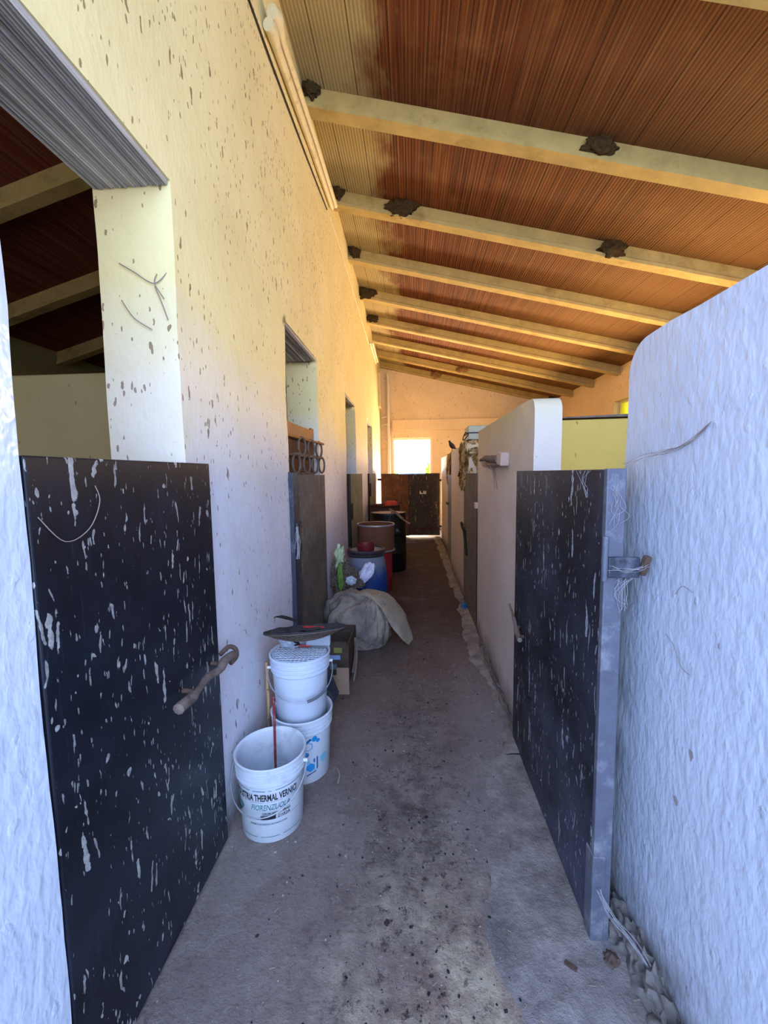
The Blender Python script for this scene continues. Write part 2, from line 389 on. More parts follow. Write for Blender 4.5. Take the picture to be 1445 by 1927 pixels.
col = m.mix(m.rng(n2, 0.42, 0.6), rgb(200,176,128), rgb(108,80,36)); col = m.mix(m.rng(n1, 0.5, 0.66), col, rgb(72,48,20))
m.col(col).bump(n1, 1.0, 0.03); M['mud_wall'] = m.m
# floor
m = Mat('earthy_concrete_floor', 0.82, 0.25)
x, y, z = m.xyz()
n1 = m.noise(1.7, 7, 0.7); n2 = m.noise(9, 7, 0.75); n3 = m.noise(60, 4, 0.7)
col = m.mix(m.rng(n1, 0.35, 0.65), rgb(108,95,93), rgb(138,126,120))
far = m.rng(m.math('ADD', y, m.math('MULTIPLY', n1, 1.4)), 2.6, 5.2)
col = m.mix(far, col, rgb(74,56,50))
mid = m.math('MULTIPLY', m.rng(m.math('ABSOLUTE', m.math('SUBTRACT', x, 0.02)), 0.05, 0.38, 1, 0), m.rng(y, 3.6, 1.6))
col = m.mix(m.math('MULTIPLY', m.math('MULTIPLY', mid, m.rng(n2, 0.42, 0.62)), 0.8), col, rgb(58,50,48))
pale = m.math('MULTIPLY', m.rng(m.math('ADD', x, m.math('MULTIPLY', n1, 0.5)), 0.42, 0.66), m.rng(y, 3.8, 1.8))
col = m.mix(m.math('MULTIPLY', pale, 0.75), col, rgb(140,132,134))
near = m.math('MULTIPLY', m.rng(m.math('ADD', y, m.math('MULTIPLY', n2, 0.5)), 1.9, 1.15), m.rng(x, -0.5, 0.1))
patch = m.mix(m.rng(m.noise(5, 6, 0.7), 0.42, 0.6), rgb(132,102,88), rgb(200,184,154))
col = m.mix(m.math('MULTIPLY', near, m.rng(m.noise(16, 6, 0.8), 0.3, 0.6, 0.35, 0.95)), col, patch)
col = m.mix(m.math('MULTIPLY', m.rng(m.noise(22, 5, 0.8, m.warp(0.05, 8)), 0.56, 0.62), m.math('ADD', m.math('MULTIPLY', mid, 0.6), 0.25)), col, rgb(44,38,38))
col = m.mix(m.math('MULTIPLY', m.rng(m.noise(27, 5, 0.8), 0.58, 0.66), 0.45), col, rgb(164,152,144))
col = m.mix(m.math('MULTIPLY', m.rng(n3, 0.56, 0.72), 0.45), col, rgb(50,44,44))
col = m.mix(m.math('MULTIPLY', m.specks((34,34,10), 0.10, 0.34, m.warp(0.03, 12)), 0.9), col, rgb(40,35,36))
col = m.mix(m.math('MULTIPLY', m.specks((60,60,10), 0.07, 0.30), 0.8), col, rgb(196,186,170))
col = m.mix(m.math('MULTIPLY', m.rng(m.noise(3.2, 8, 0.8), 0.52, 0.66), 0.35), col, rgb(140,128,124))
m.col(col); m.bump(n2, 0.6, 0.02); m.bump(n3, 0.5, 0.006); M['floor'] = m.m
m = Mat('pale_mortar', 0.85, 0.25)
n1 = m.noise(6, 7, 0.75)
m.col(m.mix(m.rng(n1, 0.36, 0.68), rgb(102,94,92), rgb(158,148,144))).bump(n1, 0.7, 0.03); M['mortar'] = m.m
M['rubble'] = plain('grey_rubble', (128,119,114), 0.9, 0.1, var=0.2, vs=20, bump=0.6)
M['earth'] = plain('sunlit_yard_earth', (190,168,130), 0.9, 0.1, var=0.15, vs=2)
M['foliage'] = plain('sunlit_leaves', (196,214,60), 0.6, 0.3, var=0.25, vs=8)
M['bark'] = plain('tree_bark', (96,78,58), 0.9)
m = Mat('foliage_tint_glass', 0.25, 0.5); m.col(rgb(238,214,40)); m.b.inputs['Transmission Weight'].default_value = 0.85; m.b.inputs['Roughness'].default_value = 0.5; M['glass'] = m.m  # pane yellow stands for sunlit foliage outside, put into the glass colour

# ------------------------------------------------------------------ the building
YN, YE = -0.55, 11.25          # near open end, far wall
XL, XB, XR = -0.79, -1.06, 3.75
def zr(x): return 4.41 - 0.233*(x+0.79)     # underside of the clay tiles, passage side
def zb(x): return 4.255 - 0.233*(x+0.79)     # underside of its beams
def zrl(x): return 4.40 + 0.29*(x+0.79)      # underside of the tiles on the other side of the wall
def zbl(x): return 4.23 + 0.29*(x+0.79)

struct(MB().box(-5.0, 3.9, YN-6, YE+0.15, -0.1, 0.0).build('floor', M['floor']))
struct(MB().box(-40, 40, YE+0.15, 60, -0.14, -0.03).build('ground', M['earth']))

def wall_with_openings(x0, x1, y0, y1, z1, ops, nm, mat, uneven=0.006):
    """one wall slab along y with openings (ya, yb, ztop); cut as a grid so the plaster can swell a little"""
    mb = MB(); bm = mb.bm
    def grid(a, b, nu, nv, P):
        vs = [[bm.verts.new(P(u/nu, v/nv)) for v in range(nv+1)] for u in range(nu+1)]
        for i in range(nu):
            for k in range(nv): bm.faces.new((vs[i][k], vs[i+1][k], vs[i+1][k+1], vs[i][k+1]))
    def face_yz(x, ya, yb, za, zt):
        nu, nv = max(1, int((yb-ya)/0.07)), max(1, int((zt-za)/0.07))
        grid(0, 0, nu, nv, lambda u, v: Vector((x, ya+(yb-ya)*u, za+(zt-za)*v)))
    def block(ya, yb, za, zt, l, r, bot):
        face_yz(x1, ya, yb, za, zt); face_yz(x0, ya, yb, za, zt)
        nx = 4; nv = max(1, int((zt-za)/0.07)); nu = max(1, int((yb-ya)/0.07))
        if l: grid(0, 0, nx, nv, lambda u, v: Vector((x0+(x1-x0)*u, ya, za+(zt-za)*v)))
        if r: grid(0, 0, nx, nv, lambda u, v: Vector((x0+(x1-x0)*u, yb, za+(zt-za)*v)))
        if bot: grid(0, 0, nx, nu, lambda u, v: Vector((x0+(x1-x0)*u, ya+(yb-ya)*v, za)))
        grid(0, 0, nx, nu, lambda u, v: Vector((x0+(x1-x0)*u, ya+(yb-ya)*v, zt)))
    c = y0
    for ya, yb, zt in ops:
        block(c, ya, 0, zt, c == y0, True, False); block(c, ya, zt, z1, False, False, False)
        block(ya, yb, zt, z1, False, False, True)
        MBY.append((ya, yb, zt)); 
        # far jamb
        grid(0, 0, 4, int(zt/0.07), lambda u, v: Vector((x0+(x1-x0)*u, yb, zt*v)))
        c = yb
    block(c, y1, 0, z1, c == y0, True, False)
    bmesh.ops.remove_doubles(bm, verts=bm.verts, dist=0.0008)
    for v in bm.verts:
        p = v.co
        v.co = p + Vector((noise.noise(p*2.3)*uneven + noise.noise(p*9)*uneven*0.4, noise.noise(p*3+Vector((5,5,5)))*uneven, noise.noise(p*14+Vector((9,1,4)))*uneven*0.5 if p.z > 0.05 else 0))
    return mb.build(nm, mat, smooth=40)
MBY = []
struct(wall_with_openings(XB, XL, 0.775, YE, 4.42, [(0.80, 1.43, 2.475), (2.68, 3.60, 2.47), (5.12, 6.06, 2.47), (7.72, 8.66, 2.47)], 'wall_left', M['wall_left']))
struct(wall_with_openings(XB, -0.765, YN, 0.775, 4.42, [], 'wall_left_near', M['gloss']))
# concrete lintels whose rough undersides show in the openings
for i, (ya, yb, zt) in enumerate(MBY):
    mb = MB(); bm = mb.bm
    x0, x1, n = XB+0.004, XL-0.006, 26
    prev = None
    for k in range(n*3+1):
        xx = x0 + (x1-x0)*k/(n*3); dz = 0.006*noise.noise(Vector((xx*60, i, 0))) + 0.004*math.sin(k*2.1)
        a = bm.verts.new((xx, ya+0.004, zt-0.014+dz)); b = bm.verts.new((xx, yb-0.004, zt-0.014+dz))
        if prev: bm.faces.new((prev[0], a, b, prev[1]))
        prev = (a, b)
    r = bmesh.ops.extrude_face_region(bm, geom=bm.faces[:])
    for v in [g for g in r['geom'] if isinstance(g, bmesh.types.BMVert)]: v.co.z = zt+0.02
    struct(mb.build('trim_%d' % (i+1), M['soffit']))

def profile_wall(nm, mat, x0, x1, y0, y1, zt, r0=0.0, r1=0.0, uneven=0.004):
    """free-standing partition along y with rounded upper corners"""
    pts = [(y0, 0)]
    for k in range(9):
        a = PI - (PI/2)*k/8
        if r0: pts.append((y0+r0+r0*math.cos(a), zt-r0+r0*math.sin(a)))
    if not r0: pts.append((y0, zt))
    for k in range(9):
        a = PI/2 - (PI/2)*k/8
        if r1: pts.append((y1-r1+r1*math.cos(a), zt-r1+r1*math.sin(a)))
    if not r1: pts.append((y1, zt))
    pts.append((y1, 0))
    mb = MB().prism(pts, 0, x0, x1)
    bm = mb.bm
    bmesh.ops.triangulate(bm, faces=[f for f in bm.faces if len(f.verts) > 4])
    for _ in range(4):
        ed = [e for e in bm.edges if e.calc_length() > 0.12]
        if ed: bmesh.ops.subdivide_edges(bm, edges=ed, cuts=1, use_grid_fill=True)
    bmesh.ops.triangulate(bm, faces=[f for f in bm.faces if len(f.verts) > 4])
    for v in bm.verts:
        p = v.co.copy(); v.co.x += noise.noise(p*2.5)*uneven+noise.noise(p*8)*uneven*0.5; v.co.y += noise.noise(p*6+Vector((3,3,3)))*uneven*0.8
        if p.z > 0.1: v.co.z += noise.noise(p*6+Vector((3,8,3)))*uneven
    o = mb.build(nm, mat, smooth=35)
    b = o.modifiers.new('bevel', 'BEVEL'); b.width = 0.012; b.segments = 2; b.limit_method = 'ANGLE'; b.angle_limit = math.radians(50)
    return struct(o)
profile_wall('wall_right_near', M['gloss'], 0.70, 0.83, YN, 1.418, 1.895, 0.05, 0.10)
profile_wall('wall_right_middle', M['wall_right'], 0.60, 0.73, 2.10, 3.80, 1.86, 0.07, 0.04)
profile_wall('wall_right_far', M['wall_right'], 0.615, 0.745, 4.66, 6.45, 1.82, 0.03, 0.05)
profile_wall('wall_right_end', M['wall_right'], 0.70, 0.83, 7.25, 9.72, 1.83, 0.04, 0.04)
# cross partitions between the stalls
def cross_wall(nm, mat, x0, x1, y, zt, t=0.12, tilt=0.0):
    mb = MB().prism([(x0, 0), (x1, 0), (x1, zt+tilt), (x0, zt)], 1, y, y+t)
    struct(mb.build(nm, mat, bevel=0.012))
cross_wall('wall_partition', M['wall_yellow'], 0.725, XR, 2.80, 1.825, tilt=0.03)
cross_wall('wall_partition_far', M['wall_yellow'], 0.74, XR, 5.30, 1.80)
cross_wall('wall_partition_end', M['wall_cream'], 0.77, XR, 8.2, 1.80)
cross_wall('wall_partition_near', M['wall_yellow'], 0.83, XR, -0.2, 1.80)
M['wall_dim'] = wall_mat('grey_green_plaster', (158,156,130), (150,150,122), speck=0.08, foot=False)
cross_wall('wall_left_partition', M['wall_dim'], -4.85, XB, 2.20, 2.06)
cross_wall('wall_left_partition_far', M['wall_dim'], -4.85, XB, 4.2, 2.06)
MB_cap = MB().prism([(0.90, 1.835), (XR-0.02, 1.865), (XR-0.02, 1.895), (1.9, 1.872), (0.95, 1.842)], 1, 2.785, 2.935)
struct(MB_cap.build('trim_5', M['old_wood']))
# outer walls
mb = MB()
wins = [(7.42, 8.12, 2.30, 2.76), (9.62, 10.34, 2.15, 2.63)]
mb.box(XR, XR+0.25, YN, wins[0][0], 0, 3.5); mb.box(XR, XR+0.25, wins[0][1], wins[1][0], 0, 3.5); mb.box(XR, XR+0.25, wins[1][1], YE, 0, 3.5)
for a, b, c, d in wins: mb.box(XR, XR+0.25, a, b, 0, c); mb.box(XR, XR+0.25, a, b, d, 3.5)
struct(mb.build('wall_right', M['wall_cream']))
for i, (a, b, c, d) in enumerate(wins):
    f = MB()
    for (p, q, r, s_) in ((a+.002, b-.002, c+.002, c+0.04), (a+.002, b-.002, d-0.04, d-.002), (a+.002, a+0.04, c+.04, d-.04), (b-0.04, b-.002, c+.04, d-.04), ((a+b)/2-0.02, (a+b)/2+0.02, c+.04, d-.04)): f.box(XR+0.10, XR+0.15, p, q, r, s_)
    wo = struct(f.build('window_%d' % (i+1), M['pvc']))
    g = MB().box(XR+0.12, XR+0.126, a+0.03, b-0.03, c+0.03, d-0.03); g.build('pane', M['glass'], wo, origin=wo.location)
struct(MB().box(-5.05, -4.85, YN, YE, 0, 3.4).build('wall_outer_left', M['wall_dim']))
struct(MB().box(-5.05, XB-0.002, YN-0.02, YN+0.1, 0, 4.38).build('wall_left_lightblock', M['wall_dim']))  # unseen wall added to keep sky light out of the side room
# end wall with the doorway to the yard and a ledge above it
mb = MB(); T = 0.2
ox0, ox1, oz = -0.50, 0.565, 2.43
mb.box(-5.0, ox0, YE, YE+T, 0, 4.6); mb.box(ox1, XR+0.25, YE, YE+T, 0, 4.6); mb.box(ox0, ox1, YE, YE+T, oz, 4.6)
struct(mb.build('wall_end', M['wall_cream']))
struct(MB().box(-0.48, XR, YE-0.10, YE+0.01, 2.62, 2.90).build('trim_6', M['wall_cream'], bevel=0.01))
f = MB(); f.box(ox0+.001, ox0+0.05, YE+0.06, YE+0.12, 0, oz-.001); f.box(ox1-0.05, ox1-.001, YE+0.06, YE+0.12, 0, oz-.001); f.box(ox0+0.05, ox1-0.05, YE+0.06, YE+0.12, oz-0.05, oz-.001)
struct(f.build('trim_7', M['pvc_white']))
# clay tile roofs on both sides of the high wall
mb = MB().prism([(XL-0.01, zr(XL)), (XR+0.3, zr(XR+0.3)), (XR+0.3, zr(XR+0.3)+0.07), (XL-0.01, zr(XL)+0.07)], 1, YN, YE+0.2); struct(mb.build('ceiling', M['tiles']))
mb = MB().prism([(XB+0.005, zrl(XB)), (-5.1, zrl(-5.1)), (-5.1, zrl(-5.1)+0.07), (XB+0.005, zrl(XB)+0.07)], 1, YN, YE+0.2); struct(mb.build('ceiling_left', M['tiles_dark']))

# roof beams: a web with a slightly wider flange
BY = [-0.1, 1.05, 2.20, 3.35, 4.50, 5.62, 6.78, 7.90, 8.98, 10.08, 11.10]
blab = {2.20: 'cream concrete roof beam crossing the top corner of the picture, over the white wall',
        3.35: 'cream concrete roof beam with one crumbled mud nest, first seen whole along the roof',
        4.50: 'cream concrete roof beam carrying two dark mud nests, second along the roof',
        5.62: 'ochre cream roof beam without nests, between two-nest beam and a beam with nest at the wall',
        6.78: 'cream roof beam with a pale webby nest where it meets the high wall',
        7.90: 'cream roof beam with a round dark nest tucked against the high wall',
        8.98: 'bare cream roof beam ending over the tall partition, before the two orange-lit nested beams',
        10.08: 'orange-lit roof beam with a squarish mud nest near midspan, last but one before end wall',
        11.10: 'orange-lit roof beam against the end wall, small brown nest and dark hole at its low end'}
def beam_mesh(y, xs, zf, zt):
    mb = MB(); N = 24
    sec = [(0, 0), (0.12, 0), (0.12, 0.035), (0.098, 0.048), (0.098, zt), (0.022, zt), (0.022, 0.048), (0, 0.035)]
    rings = []
    for k in range(N+1):
        x = xs[0] + (xs[1]-xs[0])*k/N; j = 0.004*noise.noise(Vector((x*1.5, y, 1)))
        rings.append([mb.bm.verts.new((x, y+a+(j if i in (0,1,2,7) else j*0.5), zf(x)+b+(0.003*noise.noise(Vector((x*7, y, i))) if b < 0.1 else 0))) for i, (a, b) in enumerate(sec)])
    for A, B in zip(rings, rings[1:]):
        for i in range(8): mb.bm.faces.new((A[i], A[(i+1) % 8], B[(i+1) % 8], B[i]))
    mb.bm.faces.new(rings[0]); mb.bm.faces.new(rings[-1][::-1])
    return mb
for y in BY:
    o = beam_mesh(y, (XL+0.003, XR-0.003), zb, 0.168).build('roof_beam', M['beam'])
    if y in blab: tag(o, blab[y], 'roof beam', 'cream concrete beams under the passage roof')
    else: tag(o, 'cream concrete roof beam above the open near end of the passage', 'roof beam', 'cream concrete beams under the passage roof')
llab = {1.0: 'side roof beam seen past the lintel edge at the top of the first opening', 2.1: 'pale side roof beam with a small dark nest hole, upper of those over the first black door',
        3.3: 'mottled side roof beam in the middle of the dark red side ceiling', 4.5: 'dull pinkish side roof beam low in the dark side ceiling', 5.7: 'darkest side roof beam just above the grey stall partition'}
for y, yy in ((1.0, 2.10), (2.1, 3.2), (3.3, 4.4), (4.5, 5.6), (5.7, 6.8)):
    o = beam_mesh(yy, (-4.85, XB-0.003), zbl, 0.168).build('roof_beam', M['beam_dim'])
    tag(o, llab[y], 'roof beam', 'beams under the dark side roof')

# mud nests stuck on the beams
def nest(x, y, w_, h_, label, seed, mat='nest', zoff=0.0):
    mb = MB().blob((0, 0, 0), (w_/2, 0.05, h_/2), 0.55, 1.6, seed, 4)
    for v in mb.bm.verts:
        if v.co.y > 0.01: v.co.y = 0.01
    mb.xform(Matrix.Translation((x, y+0.010, zb(x)+0.095+zoff)))
    return tag(mb.build('swallow_nest', M[mat], smooth=60), label, 'bird nest', 'mud nests on the roof beams')
nest(1.39, 3.35, 0.22, 0.13, 'crumbled brown mud nest on the first whole roof beam', 1, zoff=0.0)
nest(-0.07, 4.50, 0.30, 0.17, 'dark ragged mud nest on second whole beam, the one closer to the high wall', 2)
nest(2.02, 4.50, 0.26, 0.17, 'flat brown mud nest on second whole beam, the one closer to the white wall', 3)
nest(-0.66, 6.78, 0.26, 0.17, 'pale webby nest in the corner of a beam and the high wall', 4)
nest(-0.68, 7.90, 0.20, 0.16, 'round dark nest in the corner of a beam and the high wall', 5)
nest(1.22, 10.08, 0.26, 0.15, 'squarish mud nest near midspan of the last beam but one', 6, 'nest_pale')
nest(0.66, 11.10, 0.26, 0.17, 'small brown nest halfway along the last beam by the end wall', 7, 'nest_pale')
nest(3.62, 11.10, 0.22, 0.17, 'dark nest at the low end of the last beam', 8)
nest(-0.70, 5.62, 0.14, 0.26, 'dusty web clump in the wall corner above the ochre beam', 9, 'nest', 0.06)
nest(-0.72, 3.35, 0.12, 0.24, 'sooty clump where the first whole beam meets the high wall', 10, 'nest', 0.08)
nest(-0.72, 4.50, 0.12, 0.16, 'small sooty clump where the two-nest beam meets the high wall', 11, 'nest', 0.05)

# pipes and wires along the top of the high wall
def conduit(pts, r, label, name='conduit', mat='pvc', cat='conduit', group=None):
    return tag(MB().tube(pts, r, 10).build(name, M[mat], smooth=50), label, cat, group)
t = thing('conduit_pair', 'two cream-painted conduits with bulged ends high on the wall under the first beams', 'conduit', (-0.76, 3.4, 4.0))
p1 = [(-0.758, 2.46, 3.94), (-0.750, 2.50, 3.95), (-0.758, 2.62, 3.965), (-0.758, 3.5, 4.06), (-0.760, 4.36, 4.13)]
MB().tube(p1, [0.03, 0.036, 0.026, 0.025, 0.022], 12).build('pipe', M['pvc'], t, smooth=50)
p2 = [(-0.735, 2.46, 4.00), (-0.722, 2.50, 4.01), (-0.735, 2.64, 4.03), (-0.735, 3.5, 4.12), (-0.735, 4.42, 4.18)]
MB().tube(p2, [0.034, 0.04, 0.024, 0.023, 0.022], 12).build('pipe', M['pvc'], t, smooth=50)
conduit([(-0.785, 4.36, 4.05), (-0.783, 5.5, 4.03), (-0.783, 7.0, 3.98), (-0.783, 8.2, 3.96)], 0.007, 'thin cream wire running along the high wall between the conduits', 'wall_wire', 'pvc', 'wire')
conduit([(-0.785, 1.9, 3.83), (-0.783, 2.6, 3.86), (-0.783, 3.4, 3.93), (-0.783, 4.2, 4.02)], 0.006, 'dark wire just below the conduit pair on the high wall', 'wall_wire', 'strap', 'wire')
t = thing('lamp_tube', 'cream double tube on the high wall, towards the far end', 'lamp', (-0.76, 8.9, 3.9))
MB().tube([(-0.765, 8.25, 4.0), (-0.765, 9.6, 3.97)], 0.022, 10).build('tube', M['pvc'], t, smooth=50)
MB().tube([(-0.735, 8.4, 4.05), (-0.735, 9.7, 4.02)], 0.022, 10).build('tube', M['pvc'], t, smooth=50)
t = thing('downpipe', 'white vertical pipe in the far corner beside the bright doorway', 'pipe', (-0.565, YE-0.05, 0.0))
MB().tube([(-0.58, YE-0.05, 0.0), (-0.58, YE-0.05, 3.8), (-0.59, YE-0.05, 4.0), (-0.61, YE-0.03, 4.1)], [0.045, 0.045, 0.035, 0.02], 12).build('pipe', M['pvc_white'], t, smooth=50)
for zz in (2.78, 2.98): MB().tube([(-0.78, YE-0.05, zz-0.02), (-0.68, YE-0.06, zz), (-0.58, YE-0.06, zz+0.02)], 0.018, 8).build('bracket', M['pvc_white'], t, smooth=50)
tag(MB().box(-0.79, -0.74, 10.55, 10.9, 3.15, 3.98).build('junction_box', M['pvc'], bevel=0.01), 'cream cover strip hanging on the high wall in the far corner', 'box')

# ------------------------------------------------------------------ doors
def curve_pts(P, n=10):
    out = []
    P = [Vector(p) for p in P]
    for i in range(len(P)-1):
        p0, p1, p2, p3 = P[max(i-1,0)], P[i], P[i+1], P[min(i+2, len(P)-1)]
        for k in range(n):
            t = k/n
            out.append(0.5*((2*p1)+(-p0+p2)*t+(2*p0-5*p1+4*p2-p3)*t*t+(-p0+3*p1-3*p2+p3)*t**3))
    out.append(P[-1]); return out

# door_1: big black half-door in front of the first opening
d = struct(MB().box(-0.80, -0.762, 0.782, 1.545, 0.012, 1.545).build('door_1', M['door'], bevel=0.004))
tag(d, 'big black half-door streaked with white droppings beside the paint bucket', 'door')
L = (d.location)
MB().tube(curve_pts([(-0.752, 1.535, 0.80), (-0.735, 1.575, 0.815), (-0.715, 1.59, 0.80), (-0.705, 1.575, 0.775), (-0.715, 1.54, 0.762)], 5), 0.009, 8).build('hoop', M['rust'], d, smooth=50)
h = MB().tube(curve_pts([(-0.712, 1.56, 0.788), (-0.716, 1.50, 0.795), (-0.712, 1.44, 0.785), (-0.722, 1.38, 0.790), (-0.716, 1.32, 0.79), (-0.71, 1.25, 0.788), (-0.712, 1.19, 0.792), (-0.712, 1.165, 0.792)], 4), [0.017]*8+[0.014]*8+[0.012]*4+[0.018]*8+[0.012], 9)
h.build('latch_handle', M['old_wood'], d, smooth=50)
MB().tube([(-0.764, 1.48, 0.79), (-0.712, 1.48, 0.788)], 0.008, 8).tube([(-0.764, 1.28, 0.79), (-0.712, 1.28, 0.788)], 0.008, 8).build('staple', M['rust'], d, smooth=50)

# door_2: grey door with a steel edge in the second opening
d = struct(MB().box(-0.80, -0.768, 2.79, 3.70, 0.02, 1.495).build('door_2', M['door_grey'], bevel=0.004))
tag(d, 'grey weathered half-door under the hoop rack, behind the fan guard and the bucket stack', 'door')
MB().box(-0.80, -0.760, 2.655, 2.79, 0.02, 1.515).build('steel_edge', M['steel_dark'], d, bevel=0.003)
MB().tube([(-0.755, 2.69, 0.98), (-0.755, 2.69, 1.18)], 0.014, 8).obox((-0.757, 2.74, 1.16), 0.012, 0.12, 0.05).obox((-0.757, 2.74, 1.0), 0.012, 0.12, 0.05).build('hinge', M['steel_dark'], d)
def skewbox(mb, xa, ya, xb, yb, z0, z1, t):
    n = Vector((-(yb-ya), xb-xa, 0)).normalized()*t
    a, b = Vector((xa, ya, 0)), Vector((xb, yb, 0)); q = [a, b, b+n, a+n]
    return mb.prism([(v.x, v.y) for v in q], 2, z0, z1)
# door_3, door_4: further half-doors pushed a little into the passage
d = struct(skewbox(MB(), -0.775, 5.30, -0.705, 6.05, 0.03, 1.50, 0.03).build('door_3', M['door_green'], bevel=0.004))
tag(d, 'grey-green half-door standing ajar behind the blue drum', 'door')
MB().box(-0.795, -0.765, 5.16, 5.28, 0.02, 1.50).obox((-0.76, 5.25, 1.02), 0.03, 0.14, 0.20).build('steel_post', M['strap'], d)
d = struct(skewbox(MB(), -0.775, 7.80, -0.725, 8.55, 0.03, 1.50, 0.03).build('door_4', M['door_green'], bevel=0.004))
tag(d, 'grey-green half-door ajar, the last before the gate, behind the black drum', 'door')
MB().box(-0.795, -0.765, 7.62, 7.78, 0.02, 1.50).obox((-0.76, 7.76, 1.2), 0.03, 0.14, 0.24).build('steel_post', M['strap'], d)

# door_5: black half-door against the white glossy wall
d = struct(MB().box(0.562, 0.572, 1.262, 2.275, 0.012, 1.503).build('door_5', M['door_r'], bevel=0.002))
tag(d, 'dusty black half-door with a grey steel edge beside the glossy white wall', 'door')
MB().box(0.562, 0.6165, 1.240, 1.262, -0.0, 1.505).build('steel_edge', M['steel'], d, bevel=0.003)
MB().box(0.573, 0.612, 1.263, 2.27, 0.02, 1.49).build('back_frame', M['steel_dark'], d)
hg = MB().box(0.566, 0.655, 1.222, 1.238, 1.190, 1.250).build('hinge_plate', M['steel_dark'], d, bevel=0.004)
MB().tube([(0.560, 1.232, 1.180), (0.560, 1.232, 1.31)], 0.009, 10).build('hinge_pin', M['steel'], d, smooth=50)
MB().obox((0.668, 1.226, 1.226), 0.018, 0.02, 0.06, (0.2, 0.15, 0.3)).build('hinge_block', M['rust'], d, bevel=0.005)
lb = MB().tube(curve_pts([(0.545, 2.32, 0.76), (0.545, 2.22, 0.72), (0.54, 2.14, 0.685), (0.535, 2.08, 0.67), (0.53, 2.03, 0.672)], 4), [0.006]*4+[0.010]*4+[0.015]*4+[0.013]*4+[0.012], 8)
lb.build('latch_handle', M['old_wood'], d, smooth=50)
MB().tube([(0.562, 2.16, 0.69), (0.545, 2.16, 0.69)], 0.008, 8).tube([(0.562, 2.08, 0.67), (0.535, 2.08, 0.67)], 0.008, 8).build('staple', M['rust'], d)
MB().box(0.558, 0.60, 1.236, 1.29, 0.0, 0.30).build('bottom_bracket', M['steel'], d, bevel=0.004)
# door_6: grey door in the second opening on that side
d = struct(MB().box(0.602, 0.614, 3.90, 4.82, 0.03, 1.49).build('door_6', M['door_grey'], bevel=0.003))
tag(d, 'narrow-looking grey half-door with dark edge between the two partitions, beside blue scrap', 'door')
MB().box(0.602, 0.650, 3.81, 3.895, 0.03, 1.49).build('steel_edge', M['steel_dark'], d, bevel=0.003)
MB().obox((0.592, 3.83, 1.20), 0.035, 0.07, 0.055).build('hinge', M['pale_lid'], d, bevel=0.004)
MB().tube(curve_pts([(0.585, 4.80, 0.90), (0.565, 4.74, 0.93), (0.57, 4.66, 0.88), (0.58, 4.6, 0.84), (0.585, 4.45, 0.62)], 4), 0.014, 8).tube([(0.604, 4.62, 0.85), (0.578, 4.62, 0.85)], 0.01, 6).build('latch', M['strap'], d, smooth=50)
# door_7
d = struct(MB().box(0.630, 0.642, 6.52, 7.22, 0.03, 1.46).build('door_7', M['steel'], bevel=0.003))
tag(d, 'bluish grey half-door past the mud-caked pillar, seen almost edge-on', 'door')
MB().box(0.632, 0.68, 6.455, 6.515, 0.03, 1.46).build('steel_edge', M['strap'], d)
MB().tube([(0.60, 6.9, 0.98), (0.59, 7.05, 1.0)], 0.014, 6).tube([(0.632, 7.0, 0.99), (0.595, 7.0, 0.99)], 0.01, 6).build('latch', M['rust'], d)

# gate across the far end of the passage
g = thing('passage_gate', 'low double-boarded gate closing the far end, brown sheet beside a dark board', 'gate', (0.0, 9.80, 0.0))
MB().box(-0.70, -0.05, 9.816, 9.83, 0.02, 1.475).build('board', M['gate_rust'], g)['label'] = 'orange-brown rusty sheet'
MB().box(-0.066, 0.668, 9.795, 9.815, 0.035, 1.475).build('board', M['gate_dark'], g)['label'] = 'dark brown stained board'
MB().box(-0.06, 0.668, 9.775, 9.794, 0.17, 0.22).build('rail', M['tray'], g)
MB().box(-0.70, 0.668, 9.79, 9.832, 1.476, 1.49).build('top_rail', M['tray'], g)
for zz in (0.25, 1.33): MB().box(-0.785, -0.70, 9.79, 9.82, zz, zz+0.05).build('hinge', M['strap'], g)
for zz in (0.22, 1.30): MB().box(0.668, 0.72, 9.79, 9.82, zz, zz+0.05).build('hinge', M['strap'], g)
mk = MB()
for a, b, c, e in ((0.20, 0.27, 1.01, 1.035), (0.20, 0.225, 1.035, 1.08), (0.285, 0.31, 1.01, 1.08), (0.31, 0.345, 1.01, 1.03), (0.325, 0.345, 1.03, 1.08)): mk.box(a, b, 9.788, 9.794, c, e)
mk.build('paint_mark', M['pvc_white'], g)

# ------------------------------------------------------------------ hoop rack in the second opening
rk = thing('harness_rack', 'brown wooden rack with rows of iron hoops above the grey half-door', 'rack', (-0.9, 3.1, 1.52))
MB().prism([(2.69, 1.77), (3.585, 1.77), (3.585, 1.885), (3.50, 1.885), (3.49, 1.868), (3.05, 1.862), (2.80, 1.865), (2.69, 1.895)], 0, -0.850, -0.832).build('backboard', M['brown_board'], rk)
MB().box(-0.848, -0.834, 2.69, 3.585, 1.52, 1.77).build('lower_board', M['brown_dark'], rk)
MB().tube([(-0.815, 2.70, 1.762), (-0.765, 3.66, 1.762)], 0.010, 8).build('rail', M['brown_board'], rk, smooth=50)
MB().tube([(-0.800, 2.72, 1.635), (-0.765, 3.64, 1.635)], 0.007, 8).build('rail', M['iron_dusty'], rk, smooth=50)
def hoop(x, y, z, ry, rz, nm='hoop'):
    pts = [(x+0.012*math.cos(a), y+ry*math.cos(a), z+rz*math.sin(a)) for a in [2*PI*k/20 for k in range(20)]]
    MB().tube(pts, 0.009, 6, closed=True).build(nm, M['iron_dusty'], rk, smooth=50)
for y in (3.02, 3.27, 3.52): hoop(-0.790+0.03*(y-3), y, 1.705, 0.055, 0.065)
